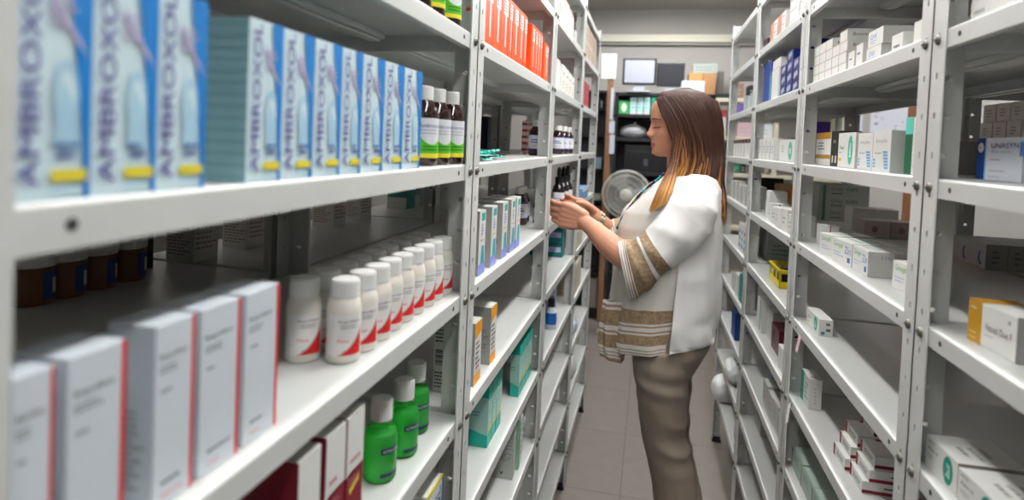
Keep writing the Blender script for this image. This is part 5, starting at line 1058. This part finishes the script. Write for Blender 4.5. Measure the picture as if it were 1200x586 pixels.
fold = lambda t, a: .022 * t * math.sin(a * 11 + 2 * math.sin(5 * t)) + .010 * math.sin(a * 5 + 9 * t) + .008 * t * math.sin(a * 23 + 3)
q = MB(); loft(q, TR, sheer, 120, mats=tun_m, fold=fold); tun = q.build('tunic', woman, 'sheer white tunic with beige lace bands')
so = tun.modifiers.new('s', 'SOLIDIFY'); so.thickness = .002
# hanging front drape
q = MB(); dr = refine([(352, 352, 708, 742, 1.95, .025, 1), (380, 384, 704, 738, 1.95, .03, 1), (404, 410, 702, 732, 1.955, .03, 1), (415, 424, 704, 730, 1.96, .03, 1)], 10)
loft(q, dr, sheer, 60, mats=lambda i, k: (beige if 13 <= i < 19 or 3 <= i < 9 else thin if i in (1, 11, 21, 24) else beige if i > 26 else sheer), fold=lambda t, a: .12 * math.sin(a * 6 + 4 * t)); o = q.build('tunic_drape', woman, 'hanging front corner of the sheer tunic'); so = o.modifiers.new('s', 'SOLIDIFY'); so.thickness = .0015
JK = [(202, 202, 790, 823, 2.06, .085, 1), (206, 204, 778, 832, 2.06, .13, .92), (214, 210, 765, 838, 2.06, .185, .85), (225, 221, 752, 843, 2.06, .2, .85), (242, 242, 738, 846, 2.06, .205, .88), (262, 262, 732, 846.5, 2.06, .205, .92),
      (290, 290, 728, 846, 2.06, .205, 1), (320, 320, 722, 845, 2.06, .21, 1), (350, 350, 716, 843.5, 2.06, .218, 1), (375, 375, 712, 841.5, 2.06, .222, 1), (386, 386, 712, 840, 2.06, .222, 1), (389.5, 389.5, 713, 839, 2.06, .22, 1)]
def jfold(t, a):
    return .010 * math.sin(a * 7 + 6 * t + 1) * (.3 + t) + .012 * math.exp(-((t - .62) / .03) ** 2) * math.sin(a * 3 + 1) + .010 * math.exp(-((t - .78) / .025) ** 2) * math.cos(a * 4) + .006 * math.sin(14 * t + a * 5) + .004 * math.sin(a * 19 + 20 * t)
_jf = jfold
jfold = lambda t, a: 2.2 * _jf(t, a) + .03 * (.5 - abs(math.sin(a * 4 + 2.2 * math.sin(3 * t) + 5 * t))) * t
q = MB(); JR = refine(JK, 8); a_ = math.radians(97)
loft(q, JR, cloth, 90, closed=False, a0=a_, a1=2 * PI - a_, fold=jfold)
jk = q.build('jacket', woman, 'short white cotton over shirt open at the front'); so = jk.modifiers.new('s', 'SOLIDIFY'); so.thickness = .003
def sleeve(name, rings, label):
    """rings: top px, bottom px, Y centre, lateral radius"""
    q = MB(); R0 = []
    for (tx, ty, bx_, by, yc, yr) in rings: R0.append((tx, ty, bx_, by, yc, yr))
    R1 = []
    for a, b in zip(R0, R0[1:]):
        for k in range(12): t = k / 12; R1.append(tuple(x + (y - x) * t for x, y in zip(a, b)))
    R1.append(R0[-1]); n = 40; vs = []
    for ri, (tx, ty, bx_, by, yc, yr) in enumerate(R1):
        A, B = at_y(tx, ty, yc), at_y(bx_, by, yc); c = (A + B) / 2; h = (A - B) / 2
        for j in range(n):
            a = 2 * PI * j / n; g = 1 + .05 * (.5 - abs(math.sin(ri * .17 + 1.2 * math.cos(a) - .8 * math.sin(a)))) * min(1, ri / 20) + .045 * (1 - abs(math.sin(a * 2.5 + ri * .08))) + .02 * math.sin(a * 7 + ri * .15) + .02 * math.sin(ri * .31 + 2.2 * math.cos(a) + 1.5 * math.sin(a)) * min(1, ri / 16) + .01 * math.sin(a * 13 - ri * .2)
            p = c + h * math.cos(a) * g; vs.append((p.x, yc - yr * math.sin(a) * g, p.z))
    def sm2(i):
        r = i / 12
        for a, b, m_ in [(.18, .34, thin), (.6, .76, thin), (1.0, 1.1, thin), (1.2, 2.75, beige), (2.95, 3.75, beige)]:
            if a <= r < b: return m_
        return cloth
    o = len(q.v); q.v += vs
    for i in range(len(R1) - 1):
        for j in range(n): q.f.append((o + i * n + j, o + i * n + (j + 1) % n, o + (i + 1) * n + (j + 1) % n, o + (i + 1) * n + j)); q.m.append(q.mi(sm2(i))); q.sm.append(True)
    ob = q.build(name, woman, label); so = ob.modifiers.new('s', 'SOLIDIFY'); so.thickness = .003; return ob
sleeve('sleeve', [(724.5, 284, 738.5, 349, 1.885, .058), (731, 282, 746, 349, 1.882, .062), (739, 281, 759, 340, 1.878, .064), (749, 278, 774, 323, 1.874, .064), (759, 268, 792, 310, 1.872, .064), (771, 250, 813, 297, 1.876, .066), (785, 230, 832, 275, 1.885, .068), (797, 216, 842, 250, 1.90, .066), (806, 207, 842, 228, 1.93, .055), (812, 204, 836, 214, 1.97, .03)], 'wide white sleeve with beige lace band')
sleeve('sleeve', [(709, 261, 717, 288, 2.225, .05), (717, 258, 727, 292, 2.235, .055), (726, 255, 741, 296, 2.245, .055), (736, 250, 757, 300, 2.25, .055), (748, 240, 775, 296, 2.25, .06), (762, 226, 800, 280, 2.245, .06), (778, 213, 820, 250, 2.23, .055), (795, 206, 826, 222, 2.19, .03)], 'far white sleeve with brown edging')
# ---------------- trousers: hips and two legs grown together
tau = mat('taupe trousers', '#87796c', .7, noise=.06, nscale=25, bump=.2, bscale=500)
q = MB(); loft(q, refine([(362, 362, 744, 834, 2.06, .19, 1), (385, 385, 742, 835, 2.06, .2, 1), (402, 400, 741, 832, 2.06, .2, .95), (418, 416, 741, 822, 2.06, .195, .95), (434, 432, 742, 811, 2.06, .18, .95), (446, 444, 745, 800, 2.06, .15, .95)], 4), tau, 48)
def leg(rows, yc):
    loft(q, refine([(y, y, a, b, yc, r, 1) for y, a, b, r in rows], 10), tau, 40, fold=lambda t, a: .075 * (1 - 2 * abs(math.sin(24 * t + 1.5 * math.cos(a - .3)))) * math.exp(-((t - .40) / .13) ** 2) * (.45 - .55 * math.cos(a)) + .035 * math.sin(70 * t + a * 2) * math.exp(-((t - .12) / .09) ** 2) + .008 * math.sin(22 * t + a) + .006 * math.sin(a * 5 + 8 * t))
leg([(405, 742, 824, .10), (432, 743, 810, .102), (455, 745.5, 806.5, .098), (480, 748, 805.5, .092), (505, 751.5, 804, .084), (527, 756, 807, .082), (545, 760, 811, .082), (565, 764, 815, .08), (590, 766, 819, .078), (640, 770, 822, .078), (690, 772, 825, .08), (722, 772, 826, .082)], 1.955)
leg([(405, 745, 826, .10), (440, 748, 812, .10), (480, 756, 808, .09), (520, 768, 810, .08), (545, 774, 815, .076), (575, 780, 822, .074), (640, 786, 830, .074), (700, 788, 832, .078)], 2.165)
tmp = q.build('trousers_raw'); rm = tmp.modifiers.new('r', 'REMESH'); rm.mode = 'VOXEL'; rm.voxel_size = .004; sm_ = tmp.modifiers.new('s', 'SMOOTH'); sm_.factor = .5; sm_.iterations = 2
dg = bpy.context.evaluated_depsgraph_get(); me = bpy.data.meshes.new_from_object(tmp.evaluated_get(dg)); bpy.data.objects.remove(tmp)
me.materials.clear(); me.materials.append(tau); me.polygons.foreach_set('material_index', [0] * len(me.polygons)); me.polygons.foreach_set('use_smooth', [True] * len(me.polygons)); link(me, 'trousers', woman, 'taupe trousers wrinkled behind the knees')
for yo, dx in ((1.965, 0), (2.15, 8)):     # shoes stand on the floor
    A = W(797 + dx, 700, yo); q = MB(); limb(q, [(A.x + .02, yo, .045), (A.x - .06, yo, .045), (A.x - .17, yo, .032)], [.043, .045, .03], BLACK); q.box(A.x - .2, A.x + .06, yo - .04, yo + .04, 0, .022, BLACK, .006); q.build('shoe', woman)
# ---------------- necklace and bracelet
q = MB(); rn = random.Random(9); cols = [P(c, .2) for c in ('#1f7f86', '#2a2f6a', '#5a1f2a', '#1f9a5c', '#3aa0c0', '#28201c', '#b8862c')]
path = [(779, 204), (774, 209), (768, 213.5), (761, 219), (755, 224), (749.5, 230), (745, 236), (740.5, 242), (736, 248), (731.5, 255), (727.5, 262), (724.5, 269)]
bp_ = []
for i in range(len(path) - 1):
    for k in range(3): t = k / 3; bp_.append((path[i][0] * (1 - t) + path[i + 1][0] * t, path[i][1] * (1 - t) + path[i + 1][1] * t))
prev = []
for i, (px, py) in enumerate(bp_):
    c = W(px - 1.5, py, 2.06 - .11 * (1 - i / len(bp_)) * .6 - .055); prev.append(c); r = rn.uniform(.0045, .0062)
    q.lathe([(0, -r), (r * .7, -r * .7), (r, 0), (r * .7, r * .7), (0, r)], cols[rn.randrange(7)], 10, tuple(c))
q.tube(prev, .0008, BLACK, 5); q.build('necklace', woman, 'string of coloured beads')
q = MB(); bd = mat('pearl bead', '#d8cfc4', .2)
c0 = N(699.5, 257.5, 2.186); ax = (N(706, 262, 2.2) - N(696, 254, 2.175)).normalized(); u = ax.cross(Vector((0, 0, 1))).normalized(); v = ax.cross(u)
for row in (-.006, .006):
    for k in range(18):
        a = 2 * PI * k / 18; c = c0 + ax * row + (u * math.cos(a) + v * math.sin(a)) * .0315; q.lathe([(0, -.0045), (.004, -.0025), (.0048, 0), (.004, .0025), (0, .0045)], bd if k % 4 else P('#5c8a4c'), 8, tuple(c))
q.build('bracelet', woman, 'two row pale bead bracelet')
# ------------------------------------------------------------------ camera, world, view
cam = bpy.data.cameras.new('camera'); co = bpy.data.objects.new('camera', cam); COL.objects.link(co)
M = Matrix(((RT.x, UP.x, -FW.x, 0), (RT.y, UP.y, -FW.y, 0), (RT.z, UP.z, -FW.z, CAMH), (0, 0, 0, 1)))
co.matrix_world = M; cam.sensor_width = 36; cam.sensor_fit = 'HORIZONTAL'; cam.lens = 21.0; cam.shift_y = -(293 - CY) / 1200; cam.clip_start = .01
cam.dof.use_dof = True; cam.dof.focus_distance = 1.42; cam.dof.aperture_fstop = 2.6; cam.dof.aperture_blades = 7
sc.camera = co
w = bpy.data.worlds.new('w'); sc.world = w; w.use_nodes = True; bg = w.node_tree.nodes['Background']; bg.inputs[0].default_value = (.9, .95, 1, 1); bg.inputs[1].default_value = .3
sc.view_settings.view_transform = 'Standard'; sc.view_settings.look = 'None'; sc.view_settings.exposure = .12; sc.view_settings.gamma = 1; sc.view_settings.use_curve_mapping = False
for o in bpy.data.objects:          # a hair of air under everything that stands on a shelf
    if o.parent is None and o.get('category') in ('bottle', 'jar', 'basket', 'blister strips'): o.location.z += .0008
